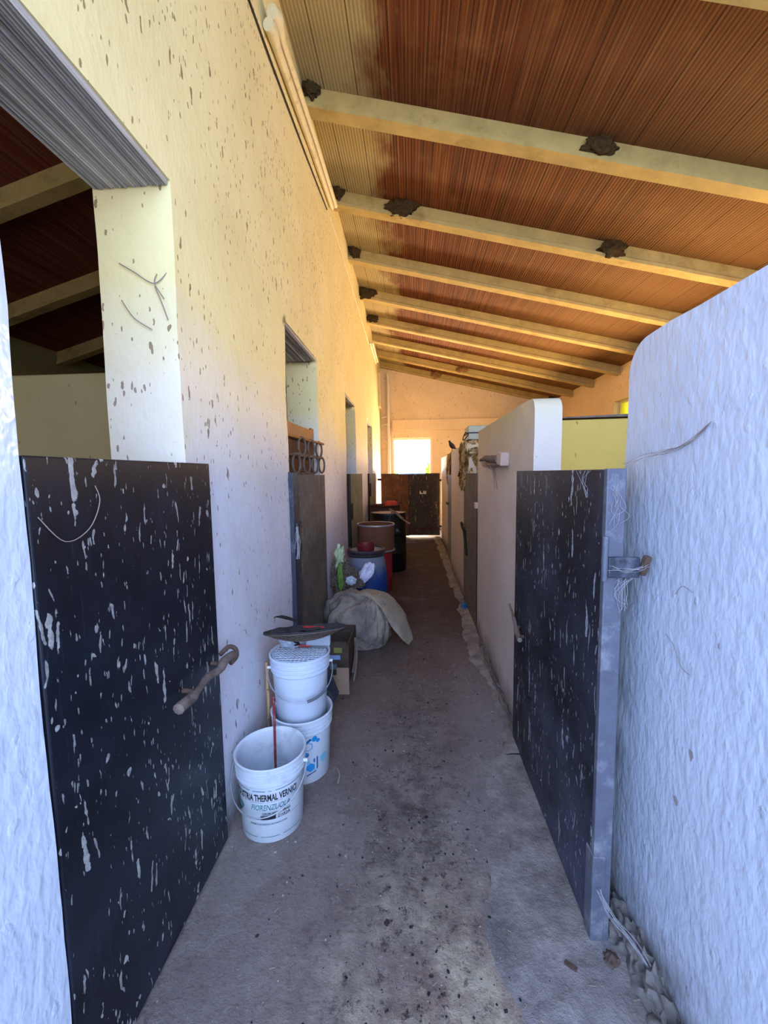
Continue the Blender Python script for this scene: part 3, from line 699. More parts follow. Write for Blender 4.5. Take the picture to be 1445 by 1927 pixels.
for y in (2.86, 3.12, 3.36, 3.58): hoop(-0.785+0.03*(y-3), y, 1.578, 0.055, 0.066)
MB().tube([(-0.79, 2.80, 1.64), (-0.785, 2.95, 1.645)], 0.008, 6).build('hook', M['iron_dusty'], rk, smooth=50)
struct(MB().box(-1.04, -0.83, 2.70, 3.58, 1.47, 1.515).build('trim_8', M['old_wood']))

# ------------------------------------------------------------------ buckets
def bucket(name, label, c, H, rb, rt, mat, group):
    t = thing(name, label, 'bucket', c, group)
    k = rt-0.010
    def R(z): return rb + (k-rb)*z/H
    prof = [(0, 0.0), (rb-0.006, 0.0), (rb, 0.006), (R(H*0.74), H*0.74)]
    for zf in (0.76, 0.82, 0.88):
        z = H*zf; prof += [(R(z)+0.001, z), (R(z)+0.008, z+0.004), (R(z)+0.008, z+0.010), (R(z)+0.001, z+0.012)]
    prof += [(R(H*0.95), H*0.95), (R(H)+0.008, H*0.955), (R(H)+0.010, H-0.004), (R(H)+0.005, H), (R(H)-0.001, H-0.003), (R(H)-0.003, H*0.95), (rb-0.004, 0.008), (0, 0.008)]
    MB().lathe(prof, c, 64).build('body', mat, t, smooth=60)
    return t, R
def wrap(pts2, c, R, off):
    """(arc metres from angle a0, height) -> point on the bucket side"""
    out = []
    for s_, z in pts2:
        r = R(z)+off; a = s_/0.135
        out.append(Vector((c[0]+r*math.cos(a), c[1]+r*math.sin(a), c[2]+z)))
    return out
def decal(t, c, R, polys, mat, name, off=0.0012, th=0.0):
    mb = MB()
    for poly in polys:
        b2 = bmesh.new(); b2.faces.new([b2.verts.new((p[0], p[1], 0)) for p in poly])
        bmesh.ops.triangulate(b2, faces=b2.faces[:])
        for _ in range(3):
            ed = [e for e in b2.edges if e.calc_length() > 0.012]
            if ed: bmesh.ops.subdivide_edges(b2, edges=ed, cuts=1); bmesh.ops.triangulate(b2, faces=b2.faces[:])
        idx = {}
        for v in b2.verts: idx[v.index if False else v] = mb.bm.verts.new(wrap([(v.co.x, v.co.y)], c, R, off)[0])
        for f in b2.faces: mb.bm.faces.new([idx[v] for v in f.verts])
        b2.free()
    return mb.build(name, mat, t)
def decals(t, c, R, polys, mat, name, off=0.0012):
    for p in polys: decal(t, c, R, [p], mat, name, off)
def text_decal(t, c, R, s0, z0, txt, size, mat, name='lettering', off=0.0016, shear=0.0, xs=1.0, bold=0.0004):
    cu = bpy.data.curves.new('lettering', 'FONT'); cu.body = txt; cu.size = size; cu.align_x = 'CENTER'; cu.resolution_u = 2; cu.shear = shear; cu.offset = bold
    tmp = bpy.data.objects.new('tmp', cu); C.objects.link(tmp)
    dg = bpy.context.evaluated_depsgraph_get(); me = bpy.data.meshes.new_from_object(tmp.evaluated_get(dg))
    bpy.data.objects.remove(tmp)
    mb = MB(); vs = [mb.bm.verts.new(wrap([(s0+v.co.x*xs, z0+v.co.y)], c, R, off)[0]) for v in me.vertices]
    for p in me.polygons:
        try: mb.bm.faces.new([vs[i] for i in p.vertices])
        except ValueError: pass
    bpy.data.meshes.remove(me)
    return mb.build(name, mat, t)
G = 'white plastic buckets by the wall'
c = (-0.612, 1.662, 0.0)
t, R = bucket('bucket', 'open white bucket with faded paint lettering standing in front of the bucket stack', c, 0.335, 0.128, 0.152, M['bucket'], G)
F0 = 0.135*(-PI/2+0.05)      # arc position facing the camera
def band(z, s0, s1, w_=0.0022, gaps=()):
    out = []; n = 26
    for k in range(n):
        if k in gaps: continue
        a = s0+(s1-s0)*k/n; b = s0+(s1-s0)*(k+1)/n
        out.append([(a, z), (b, z), (b, z+w_), (a, z+w_)])
    return out
decal(t, c, R, band(0.236, F0-0.17, F0+0.17, 0.003, (9, 14, 16)), M['ink_teal'], 'printed_band')
decal(t, c, R, band(0.188, F0-0.16, F0+0.17, 0.0012, (5, 13, 19)), M['ink_grey'], 'printed_band')
decal(t, c, R, band(0.112, F0-0.16, F0+0.17, 0.0012, (4, 12)), M['ink_grey'], 'printed_band')
decal(t, c, R, band(0.032, F0-0.17, F0+0.17, 0.0022, (11, 18)), M['ink_teal'], 'printed_band')
text_decal(t, c, R, F0, 0.195, 'INDUSTRIA THERMAL VERNICI', 0.040, M['ink'], xs=0.53, bold=0.0012)
text_decal(t, c, R, F0+0.03, 0.154, 'FIORENZUOLA', 0.034, M['ink_teal'], shear=0.3, xs=0.7)
text_decal(t, c, R, F0+0.055, 0.133, 'COLORI RESINE E VERNICI', 0.014, M['ink'], xs=0.7)
text_decal(t, c, R, F0+0.085, 0.115, 'D\'ARDA', 0.018, M['ink'], xs=0.8)
text_decal(t, c, R, F0+0.02, 0.088, 'NORME DI SICUREZZA E MODALITA D\'USO', 0.010, M['ink_grey'], xs=0.8)
decal(t, c, R, [[(F0-0.01, 0.112), (F0+0.05, 0.112), (F0+0.052, 0.130), (F0-0.01, 0.130)]], M['ink'], 'printed_block', 0.0020)
rnd = random.Random(3)
pl = []
for k in range(9):
    sx, sz, r = F0-0.115+rnd.random()*0.06-0.03, 0.165+rnd.random()*0.04-0.02-0.006*k*0.5, 0.008+rnd.random()*0.014
    pl.append([(sx+r*math.cos(a)*(0.8+rnd.random()*0.4), sz+r*0.8*math.sin(a)*(0.8+rnd.random()*0.4)) for a in [2*PI*q/9 for q in range(9)]])
decal(t, c, R, pl[:6], M['ink_teal'], 'printed_picture', 0.0024); decal(t, c, R, pl[6:], M['ink'], 'printed_picture', 0.0030)
def handle(t, c, z, r, a0, drop, bulge, grip=False, mat='wire'):
    """wire bail hanging down the front from two ears"""
    pts = []
    for k in range(25):
        u = k/24; a = a0 + PI*u; d_ = math.sin(PI*u)
        rr = r + bulge*math.sin(PI*u)**0.5
        pts.append((c[0]+rr*math.cos(a), c[1]+rr*math.sin(a), z-drop*d_**0.9))
    ho = MB().tube(pts, 0.0028, 8).build('handle', M[mat], t, smooth=50)
    if grip: MB().tube(pts[13:19], 0.007, 8).build('grip', M['grip'], ho, smooth=50)
    for p in (pts[0], pts[-1]):
        v = Vector((c[0], c[1], p[2])); n = (Vector(p)-v).normalized()
        MB().tube([Vector(p)-n*0.014, Vector(p)+n*0.006], 0.008, 10).build('ear', M['bucket'], t, smooth=50)
handle(t, c, 0.285, 0.158, PI-0.05, 0.135, 0.012)
# stacked pair
c = (-0.560, 1.985, 0.0)
t, R = bucket('bucket', 'lower bucket of the stacked pair, white with blue printed hexagons', c, 0.330, 0.130, 0.155, M['bucket'], G)
F0 = 0.135*(-PI/2+0.28)
def hexp(sx, sz, r, rot=0.5): return [(sx+r*math.cos(rot+PI/3*k), sz+r*math.sin(rot+PI/3*k)) for k in range(6)]
decals(t, c, R, [hexp(F0-0.028, 0.205, 0.027), hexp(F0+0.052, 0.232, 0.015), hexp(F0+0.070, 0.218, 0.011), hexp(F0-0.030, 0.078, 0.032), hexp(F0+0.032, 0.088, 0.023)], M['blue1'], 'printed_hexagon')
decals(t, c, R, [[(F0+0.004, 0.222), (F0+0.030, 0.240), (F0+0.040, 0.232), (F0+0.012, 0.212)], [(F0+0.062, 0.135), (F0+0.070, 0.135), (F0+0.070, 0.075), (F0+0.062, 0.068)], [(F0+0.046, 0.130), (F0+0.054, 0.130), (F0+0.054, 0.110), (F0+0.046, 0.110)], [(F0+0.010, 0.052), (F0+0.06, 0.066), (F0+0.06, 0.060), (F0+0.012, 0.046)]], M['blue3'], 'printed_shape')
decals(t, c, R, [hexp(F0+0.105, 0.112, 0.024), hexp(F0+0.018, 0.118, 0.012)], M['blue2'], 'printed_hexagon')
h_o = hexp(F0+0.022, 0.198, 0.023); h_i = hexp(F0+0.022, 0.198, 0.019)
for q in range(6): decal(t, c, R, [[h_o[q], h_o[(q+1) % 6], h_i[(q+1) % 6], h_i[q]]], M['blue1'] if q in (0, 5, 4) else M['blue2'], 'printed_outline')
decal(t, c, R, [[(F0+0.004+0.021*math.cos(a), 0.160+0.013*math.sin(a)) for a in [2*PI*k/16 for k in range(16)]]], M['blue3'], 'printed_lid', 0.002)
decal(t, c, R, [[(F0+0.004+0.017*math.cos(a), 0.164+0.008*math.sin(a)) for a in [2*PI*k/16 for k in range(16)]]], M['blue1'], 'printed_lid', 0.003)
decal(t, c, R, [[(F0-0.010, 0.148), (F0-0.008, 0.120), (F0+0.016, 0.120), (F0+0.018, 0.148)]], M['clearish'], 'printed_jar', 0.0018)
MB().obox((-0.715, 1.93, 0.255), 0.012, 0.012, 0.07).build('latch', M['old_wood'], t)
c2 = (-0.565, 2.0, 0.272)
t, R = bucket('bucket', 'upper bucket of the stacked pair, plain pale white, holding a grid basket', c2, 0.345, 0.122, 0.152, M['bucket2'], G)
handle(t, c2, c2[2]+0.275, 0.156, PI+0.30, 0.115, 0.012, True)
# things in its mouth
tb = thing('grid_basket', 'white plastic grid basket lying in the mouth of the upper bucket', 'basket', (-0.565, 1.94, 0.60))
gm = MB(); cz = 0.612
for k in range(-6, 7):
    u = k*0.02; hw = math.sqrt(max(0, 0.132**2-u*u))
    gm.tube([(-0.565+u, 2.0-hw*0.95, cz-0.006), (-0.565+u, 2.0+min(hw, 0.03), cz+0.004)], 0.0030, 6)
for k in range(8):
    v = -0.110+k*0.02; hw = math.sqrt(max(0.001, 0.132**2-v*v))
    gm.tube([(-0.565-hw, 2.0+v, cz-0.003), (-0.565+hw, 2.0+v, cz-0.003)], 0.0030, 6)
gm.build('grid', M['bucket2'], tb, smooth=60)
gm = MB(); gm.tube([(-0.565+0.134*math.cos(a), 2.0+0.134*math.sin(a), cz) for a in [PI+PI*k/24 for k in range(25)]], 0.004, 6); gm.build('rim', M['bucket2'], tb, smooth=60)
tag(MB().blob((-0.555, 1.99, 0.545), (0.098, 0.098, 0.03), 0.25, 2.5, 15, 4).build('crumpled_bag', M['maroon'], smooth=50), 'crumpled dark red bag inside the upper bucket beneath the white grid', 'bag')
tp = thing('plastic_packet', 'cloudy plastic packet with red top strip standing behind the grid basket', 'packet', (-0.50, 2.06, 0.60))
MB().obox((-0.485, 2.07, 0.655), 0.125, 0.035, 0.075, (0.1, 0.05, 0.1)).build('body', M['clearish'], tp, bevel=0.006)
MB().obox((-0.49, 2.062, 0.697), 0.145, 0.045, 0.030, (0.1, 0.05, 0.1)).build('red_strip', M['red'], tp, bevel=0.005)
tag(MB().blob((-0.63, 2.05, 0.645), (0.055, 0.04, 0.035), 0.4, 2.5, 12, 3).build('plastic_wrap', M['clearish'], smooth=60), 'crumpled cloudy plastic wrap in the upper bucket beside the red packet', 'plastic wrap')
tag(MB().obox((-0.60, 2.055, 0.618), 0.15, 0.008, 0.008, (0, 0.08, 0.1)).build('red_strap', M['red'], bevel=0.003), 'thin red strip lying on the grid basket in the upper bucket', 'strap')
tj = thing('small_jar', 'small dark and silver jar lying between the plastic wrap and the red packet', 'jar', (-0.575, 2.03, 0.64))
MB().tube([(-0.60, 2.03, 0.640), (-0.57, 2.028, 0.650)], 0.014, 12).build('cap', M['black'], tj, smooth=50)
MB().tube([(-0.57, 2.028, 0.650), (-0.545, 2.026, 0.658)], 0.013, 12).build('jar_body', M['wire'], tj, smooth=50)
# fan guard: shallow wire bowl lying tilted on top
fg = thing('fan_guard', 'dusty wire-mesh fan guard with netting balanced on top of the upper bucket', 'fan guard', (-0.53, 1.95, 0.70))
mt = Matrix.Translation((-0.525, 1.955, 0.745)) @ Matrix.Rotation(math.radians(-5), 4, 'Y') @ Matrix.Rotation(math.radians(-13), 4, 'X')
def cap(r): return -0.050*(1-(r/0.20)**2)
pr = [(0.005+0.195*k/10, cap(0.005+0.195*k/10)) for k in range(11)]
mb = MB().lathe(pr + [(r, z+0.004) for r, z in pr[::-1]], (0,0,0), 48)
for v in mb.bm.verts: v.co.z += 0.006*noise.noise(v.co*22)
mb.xform(mt @ Matrix.Diagonal((1, 0.8, 1, 1))).build('netting', M['mesh_grey'], fg, smooth=60)
mb = MB()
for k in range(1, 11):
    r = 0.02*k; mb.tube([(r*math.cos(a), r*math.sin(a), cap(r)-0.004) for a in [2*PI*q/36 for q in range(36)]], 0.0017 if k < 10 else 0.003, 5, closed=True)
for q in range(40):
    a = 2*PI*q/40; mb.tube([(r*math.cos(a), r*math.sin(a), cap(r)-0.003) for r in (0.02, 0.06, 0.10, 0.14, 0.17, 0.20)], 0.0016, 5)
mb.xform(mt @ Matrix.Diagonal((1, 0.8, 1, 1))).build('wire_cage', M['iron_dusty'], fg)
mb = MB().blob((0,0,0), (0.12, 0.08, 0.012), 0.8, 2.5, 21, 4); mb.xform(mt @ Matrix.Translation((0.03, 0.0, -0.016))).build('dust_cloth', M['mesh_grey'], fg, smooth=60)
lf = MB().tube(curve_pts([(-0.690, 1.99, 0.790), (-0.655, 1.985, 0.797), (-0.60, 1.975, 0.788), (-0.555, 1.965, 0.778)], 4), [0.002]*1+[0.012]*3+[0.020]*4+[0.016]*4+[0.004], 8, squash=0.15)
tag(lf.build('dry_leaf', M['dark_leaf'], smooth=50), 'dark leaf-shaped blade lying on the wall side of the fan guard', 'leaf')

# sticks
tag(MB().tube(curve_pts([(-0.765, 2.07, 0.52), (-0.755, 2.04, 0.38), (-0.745, 2.02, 0.36), (-0.735, 1.98, 0.0)], 4), [0.008]*4+[0.010]*4+[0.008]*5, 8).build('pale_stick', M['pale_wood'], smooth=50), 'pale bamboo-like stick leaning on the wall behind the stacked buckets', 'stick')
tag(MB().tube(curve_pts([(-0.600, 1.68, 0.012), (-0.612, 1.715, 0.22), (-0.622, 1.75, 0.40), (-0.63, 1.77, 0.50)], 4), 0.006, 8).build('red_stick', M['red_wood'], smooth=50), 'thin red-and-bare wooden stick standing in the open front bucket', 'stick')

# ------------------------------------------------------------------ box behind the buckets
t = thing('cardboard_box', 'grubby open cardboard box with stickers squeezed between bucket stack and sack', 'box', (-0.53, 2.95, 0.0))
MB().box(-0.68, -0.47, 2.86, 2.88, 0.0, 0.30).build('front_panel', M['card_dark'], t)
MB().box(-0.47, -0.455, 2.86, 3.25, 0.0, 0.28).build('side_panel', M['card_dark'], t)
MB().box(-0.68, -0.665, 2.86, 3.25, 0.0, 0.28).build('side_panel', M['card_dark'], t)
MB().box(-0.68, -0.455, 3.25, 3.265, 0.0, 0.28).build('back_panel', M['card_dark'], t)
MB().box(-0.665, -0.47, 2.88, 3.25, 0.0, 0.02).build('base_panel', M['card_dark'], t)
MB().box(-0.56, -0.50, 2.852, 2.859, 0.225, 0.262).build('sticker', M['label_green'], t); MB().box(-0.60, -0.515, 2.852, 2.859, 0.175, 0.205).build('sticker', M['label_blue'], t)
MB().box(-0.59, -0.54, 2.852, 2.859, 0.10, 0.14).build('sticker', M['ink_grey'], t)
tag(MB().prism([(-0.575, 0.0), (-0.43, 0.0), (-0.43, 0.185), (-0.515, 0.185), (-0.515, 0.135), (-0.575, 0.12)], 1, 2.70, 2.712).build('cardboard_piece', M['card']), 'clean tan cardboard piece with a notch propped on the grubby box', 'cardboard')
mb = MB().prism([(-0.64, 0.0), (-0.52, 0.0), (-0.475, 0.09), (-0.54, 0.26), (-0.64, 0.26)], 1, 2.55, 2.565)
tag(mb.build('dark_board', M['steel_dark']), 'dark slanted board just behind the stacked buckets', 'board')
mb = MB().tube(curve_pts([(-0.44, 2.95, 0.03), (-0.425, 3.0, 0.14), (-0.43, 3.05, 0.26)], 4), 0.012, 6).tube(curve_pts([(-0.425, 2.88, 0.0), (-0.41, 2.93, 0.12), (-0.415, 3.0, 0.24)], 4), 0.008, 6)
tag(mb.build('plastic_strip', M['old_wood'], smooth=50), 'bent grey strips standing along the side of the cardboard box', 'strips')

# ------------------------------------------------------------------ the big sack
t = thing('feed_sack', 'big dirty bulging sack slumped on the floor behind the cardboard box', 'sack', (-0.48, 3.72, 0.0))
mb = MB().blob((-0.480, 3.60, 0.205), (0.295, 0.26, 0.252), 0.10, 1.6, 31, 6, flat=0.004, power=0.74, folds=0.13)
for v in mb.bm.verts:
    p = v.co; a = math.atan2(p.y-3.52, p.x+0.36); q = max(0, min(1, p.z/0.42)); nn = noise.noise(p*7)
    f = (0.015*math.sin(13*a+5*noise.noise(p*3))+0.008*math.sin(27*a+8*nn))*q**1.4 + 0.010*math.sin(p.z*34+p.x*22+6*nn)*(1-q)*max(0, (p.x+0.45)*4)
    d_ = Vector((p.x+0.48, p.y-3.60, (p.z-0.2)*0.8))
    if p.z > 0.012: v.co += d_.normalized()*f
mb.build('body', M['sack'], t, smooth=70)
# drooping flattened mouth
mb = MB(); path = curve_pts([(-0.50, 3.62, 0.42), (-0.38, 3.60, 0.445), (-0.26, 3.57, 0.41), (-0.165, 3.55, 0.30), (-0.085, 3.54, 0.17), (-0.015, 3.53, 0.035)], 6)
n = len(path); rings = []
for i, p in enumerate(path):
    u = i/(n-1); w_ = 0.05+0.085*math.sin(PI*min(1, u**1.5*0.98))**0.9
    tv = (path[min(i+1, n-1)]-path[max(i-1, 0)]).normalized(); nn = Vector((tv.z, 0, -tv.x)); nn = nn if nn.z > 0 or nn.x > 0 else -nn
    side = Vector((0.35, 0.94, 0)); side = (side - tv*side.dot(tv)).normalized(); th = 0.020 + 0.008*math.sin(u*11) + 0.012*noise.noise(Vector((u*5, i*0.3, 1)))
    rings.append([mb.bm.verts.new(p + side*w_*math.cos(a)*1.15 + tv.cross(side)*(th*math.sin(a)+0.010*noise.noise(Vector((u*9, a*1.5, 2))))) for a in [2*PI*k/20 for k in range(20)]])
for A, B in zip(rings, rings[1:]):
    for k in range(20): mb.bm.faces.new((A[k], A[(k+1) % 20], B[(k+1) % 20], B[k]))
mb.bm.faces.new(rings[0]); mb.bm.faces.new(rings[-1])
o = mb.build('mouth_flap', M['sack_pale'], t, smooth=70); o['label'] = 'paler loose mouth of the sack drooping to the floor'
# litter heap behind the sack: bags and dry stuff
tag(MB().blob((-0.66, 3.99, 0.27), (0.10, 0.09, 0.31), 0.35, 3.0, 41, 4, flat=0.003, folds=0.2).build('litter_bag', M['litter'], smooth=60), 'grey dusty bag of dry litter leaning behind the sack', 'bag')
rnd = random.Random(5); mb = MB()
for k in range(700):
    a = rnd.random()*2*PI; h_ = rnd.random(); rr = 0.15*math.sqrt(1-h_*h_*0.85)
    x_ = -0.62+rr*math.cos(a); y_ = 3.93-abs(rr*math.sin(a))*0.5; z_ = 0.43+0.36*h_*max(0.15, 1-(x_+0.74)/0.32)
    s_ = 0.010+rnd.random()*0.025
    mb.obox((x_, y_, z_), s_*1.6, 0.002, s_, (rnd.random()*3, rnd.random()*3, rnd.random()*3))
tag(mb.build('dry_leaf_litter', M['litter']), 'crumpled dry leaves and scraps heaped behind the sack', 'litter', kind='stuff')
tag(MB().blob((-0.685, 3.90, 0.66), (0.045, 0.03, 0.16), 0.5, 2.5, 43, 4).build('plastic_bag', M['pale_bag'], smooth=60), 'pale translucent green plastic bag standing tallest in the litter heap', 'plastic bag')
tag(MB().blob((-0.67, 3.82, 0.53), (0.022, 0.02, 0.12), 0.6, 2.5, 44, 4).build('plastic_bag', M['green_bag'], smooth=60), 'bright green plastic bag low in the litter heap beside the grey door', 'plastic bag')
tag(MB().blob((-0.565, 3.80, 0.505), (0.05, 0.025, 0.04), 0.3, 3, 45, 4).build('foil_scrap', M['clearish'], smooth=40), 'crumpled silvery scrap below the dry leaves in the litter heap', 'foil')
mb = MB().blob((0,0,0), (0.060, 0.045, 0.115), 0.22, 1.6, 46, 5, power=0.85, folds=0.28)
mb.xform(Matrix.Translation((-0.435, 3.95, 0.545)) @ Matrix.Rotation(0.55, 4, 'Y'))
tag(mb.build('plastic_bag', M['white_bag'], smooth=60), 'white plastic bag folded over between the sack and the blue drum', 'plastic bag')

# ------------------------------------------------------------------ drums
t = thing('blue_drum', 'blue plastic drum with dusty shoulders and a clamped lid behind the sack', 'drum', (-0.475, 4.32, 0.0))
c = (-0.475, 4.32, 0.0)
MB().lathe([(0, 0.0), (0.185, 0.0), (0.20, 0.02), (0.216, 0.14), (0.222, 0.32), (0.215, 0.46), (0.200, 0.57), (0.186, 0.64), (0.184, 0.68), (0, 0.68)], c, 48).build('body', M['blue_drum'], t, smooth=50)
MB().lathe([(0.184, 0.650), (0.195, 0.650), (0.202, 0.665), (0.193, 0.675), (0.199, 0.685), (0.202, 0.705), (0.192, 0.717), (0.180, 0.717), (0.178, 0.68)], c, 48).build('clamp_ring', M['lid_dark'], t, smooth=40)
MB().lathe([(0, 0.688), (0.176, 0.688), (0.178, 0.705), (0.166, 0.708), (0.160, 0.698), (0, 0.698)], c, 48).build('lid', M['lid'], t, smooth=40)
mb = MB().lathe([(0, 0.0), (0.080, 0.0), (0.088, 0.01), (0.092, 0.075), (0.088, 0.078), (0.083, 0.07), (0.078, 0.012), (0, 0.012)], (-0.475, 4.27, 0.700), 36)
tag(mb.build('bowl', M['maroon'], smooth=50), 'maroon plastic bowl on the lid of the blue drum', 'bowl')
t = thing('red_drum', 'red drum showing between the blue drum and the black drum, under the brown one', 'drum', (-0.47, 5.30, 0.0))
MB().lathe([(0, 0), (0.235, 0), (0.24, 0.01), (0.24, 0.17), (0.246, 0.18), (0.24, 0.19), (0.24, 0.5), (0.235, 0.51), (0, 0.51)], (-0.49, 5.30, 0), 48).build('body', M['red_drum'], t, smooth=40)
MB().lathe([(0.238, 0.505), (0.246, 0.507), (0.246, 0.517), (0.238, 0.519)], (-0.49, 5.30, 0), 48).build('rim', M['lid_dark'], t, smooth=40)
t = thing('fibre_drum', 'short brown fibre drum with thin metal hoops resting on the red drum', 'drum', (-0.45, 5.30, 0.52))
MB().lathe([(0, 0.522), (0.236, 0.522), (0.236, 0.855), (0.228, 0.858), (0.226, 0.83), (0, 0.83)], (-0.455, 5.30, 0), 48).build('body', M['fibre'], t, smooth=40)
MB().lathe([(0.236, 0.522), (0.242, 0.522), (0.242, 0.538), (0.236, 0.54)], (-0.455, 5.30, 0), 48).build('hoop', M['wire'], t, smooth=40)
MB().lathe([(0.225, 0.858), (0.236, 0.864), (0.242, 0.858), (0.242, 0.845), (0.236, 0.842)], (-0.455, 5.30, 0), 48).build('hoop', M['wire'], t, smooth=40)
c = (-0.35, 6.46, 0)
t = thing('black_drum', 'tall black drum with pale dusty lid and small pale mark behind the brown drum', 'drum', (c[0], c[1], 0))
MB().lathe([(0, 0), (0.255, 0), (0.265, 0.02), (0.268, 0.28), (0.274, 0.29), (0.268, 0.30), (0.268, 0.58), (0.274, 0.59), (0.268, 0.60), (0.268, 0.86), (0.274, 0.88), (0.268, 0.90), (0.258, 0.895), (0.255, 0.885), (0, 0.885)], c, 48).build('body', M['black'], t, smooth=40)
MB().lathe([(0, 0.886), (0.250, 0.886), (0.250, 0.892), (0, 0.900)], c, 48).build('lid', M['pale_lid'], t, smooth=40)
for a, z_, w_, h_ in ((-1.05, 0.66, 0.03, 0.012), (-1.0, 0.63, 0.06, 0.01), (-1.02, 0.645, 0.04, 0.008), (-1.25, 0.655, 0.02, 0.012)):
    r = 0.272; MB().obox((c[0]+r*math.cos(a), c[1]+r*math.sin(a), z_), 0.004, w_, h_, (0, 0, a)).build('faded_mark', M['ink_grey'], t)
# long-handled trowel lying over the rim
t = thing('trowel', 'long brown-handled tool with bright tip lying across the black drum lid', 'tool', (-0.28, 6.28, 0.91))
MB().tube([(-0.33, 6.36, 0.955), (-0.22, 6.22, 0.905), (-0.12, 6.13, 0.82)], [0.018, 0.028, 0.03], 8, squash=0.5).build('handle', M['old_wood'], t, smooth=50)
MB().tube([(-0.12, 6.13, 0.82), (-0.05, 6.09, 0.775), (-0.02, 6.07, 0.765)], [0.014, 0.010, 0.018], 8, squash=0.4).build('tip', M['wire'], t, smooth=50)
tag(MB().tube([(-0.29, 6.30, 0.93), (-0.33, 6.10, 0.80)], 0.006, 6).build('rod', M['rust'], smooth=50), 'thin rod leaning from the black drum rim below the trowel', 'rod')
c = (-0.46, 7.45, 0)
t = thing('dark_drum', 'dark brown drum carrying a tray, just in front of the gate', 'drum', (c[0], c[1], 0))
MB().lathe([(0, 0), (0.255, 0), (0.265, 0.02), (0.265, 0.88), (0.258, 0.90), (0, 0.90)], c, 40).build('body', M['tray'], t, smooth=40)
mb = MB().lathe([(0, 0), (0.26, 0), (0.28, 0.035), (0.275, 0.04), (0.25, 0.008), (0, 0.008)], (c[0], c[1], 0.902), 40)
tag(mb.build('tray', M['tray'], smooth=40), 'shallow brown tray on the drum in front of the gate', 'tray')
mb = MB().lathe([(0.11, 0), (0.112, 0.03), (0.10, 0.075), (0.07, 0.10), (0.0, 0.105)], (-0.36, 7.40, 0.912), 24)
for v in mb.bm.verts: 
    a = math.atan2(v.co.y-7.40, v.co.x+0.36); k = 1+0.06*math.cos(8*a); v.co.x = -0.36+(v.co.x+0.36)*k; v.co.y = 7.40+(v.co.y-7.40)*k
tag(mb.build('upturned_bowl', M['orange_red'], smooth=50), 'orange-red ribbed upturned bowl on the brown tray', 'bowl')
tag(MB().obox((-0.02, 8.9, 0.012), 0.24, 0.16, 0.02, (0, 0, 0.3)).build('floor_board', M['old_wood']), 'short board lying on the floor beyond the black drum', 'board')

# ------------------------------------------------------------------ right side bits
t = thing('metal_box', 'galvanised box tied with a black strap on top of the mud-caked partition', 'box', (0.75, 4.85, 1.83))
MB().box(0.635, 0.90, 4.70, 5.02, 1.860, 2.01).build('case', M['metal_box'], t, bevel=0.005)
MB().box(0.628, 0.907, 4.693, 5.027, 1.925, 1.937).build('strap', M['strap'], t)
MB().tube(curve_pts([(0.632, 4.69, 1.91), (0.60, 4.67, 1.87), (0.57, 4.66, 1.85), (0.58, 4.68, 1.895), (0.60, 4.66, 1.93), (0.632, 4.69, 1.915)], 4), 0.006, 6).build('strap_end', M['strap'], t, smooth=50)
tag(MB().obox((0.665, 5.45, 1.862), 0.02, 0.8, 0.05, (0.10, 0.5, 0)).build('plank', M['pvc']), 'pale narrow plank sloping off the strapped box along the partition top', 'plank')
struct(MB().blob((0.68, 4.93, 1.57), (0.098, 0.28, 0.27), 0.14, 6, 51, 6, power=0.30).build('trim_9', M['mud_wall'], smooth=60))
struct(MB().blob((0.765, 7.62, 1.56), (0.098, 0.40, 0.27), 0.14, 6, 52, 6, power=0.30).build('trim_10', M['mud_wall'], smooth=60))
tag(MB().blob((0.62, 5.0, 1.48), (0.05, 0.12, 0.05), 0.9, 3, 53, 4).build('swallow_nest', M['nest'], smooth=60), 'dark mud nest low on the mud-caked partition below the strapped box', 'bird nest')
# pigeon perched on the far end of that partition
t = thing('pigeon', 'small dark pigeon perched on the partition top before the bright doorway', 'pigeon', (0.645, 6.55, 1.84))
pts = curve_pts([(0.70, 6.56, 1.865), (0.665, 6.56, 1.885), (0.635, 6.55, 1.91), (0.61, 6.55, 1.945), (0.598, 6.55, 1.972), (0.583, 6.55, 1.98)], 4)
MB().tube(pts, [0.004,0.010,0.016,0.022,0.030,0.034,0.036,0.038,0.038,0.036,0.034,0.030,0.026,0.022,0.019,0.017,0.017,0.018,0.017,0.012,0.006], 12).build('body', M['bird'], t, smooth=60)
MB().tube([(0.585, 6.55, 1.98), (0.568, 6.55, 1.976)], [0.004, 0.001], 6).build('beak', M['black'], t)
for dy in (-0.012, 0.012): MB().tube([(0.635, 6.55+dy, 1.88), (0.632, 6.55+dy, 1.838)], 0.003, 6).build('leg', M['maroon'], t)
struct(MB().box(0.625, 0.745, 6.45, 6.62, 1.74, 1.838).build('trim_11', M['mud_wall'], bevel=0.01))
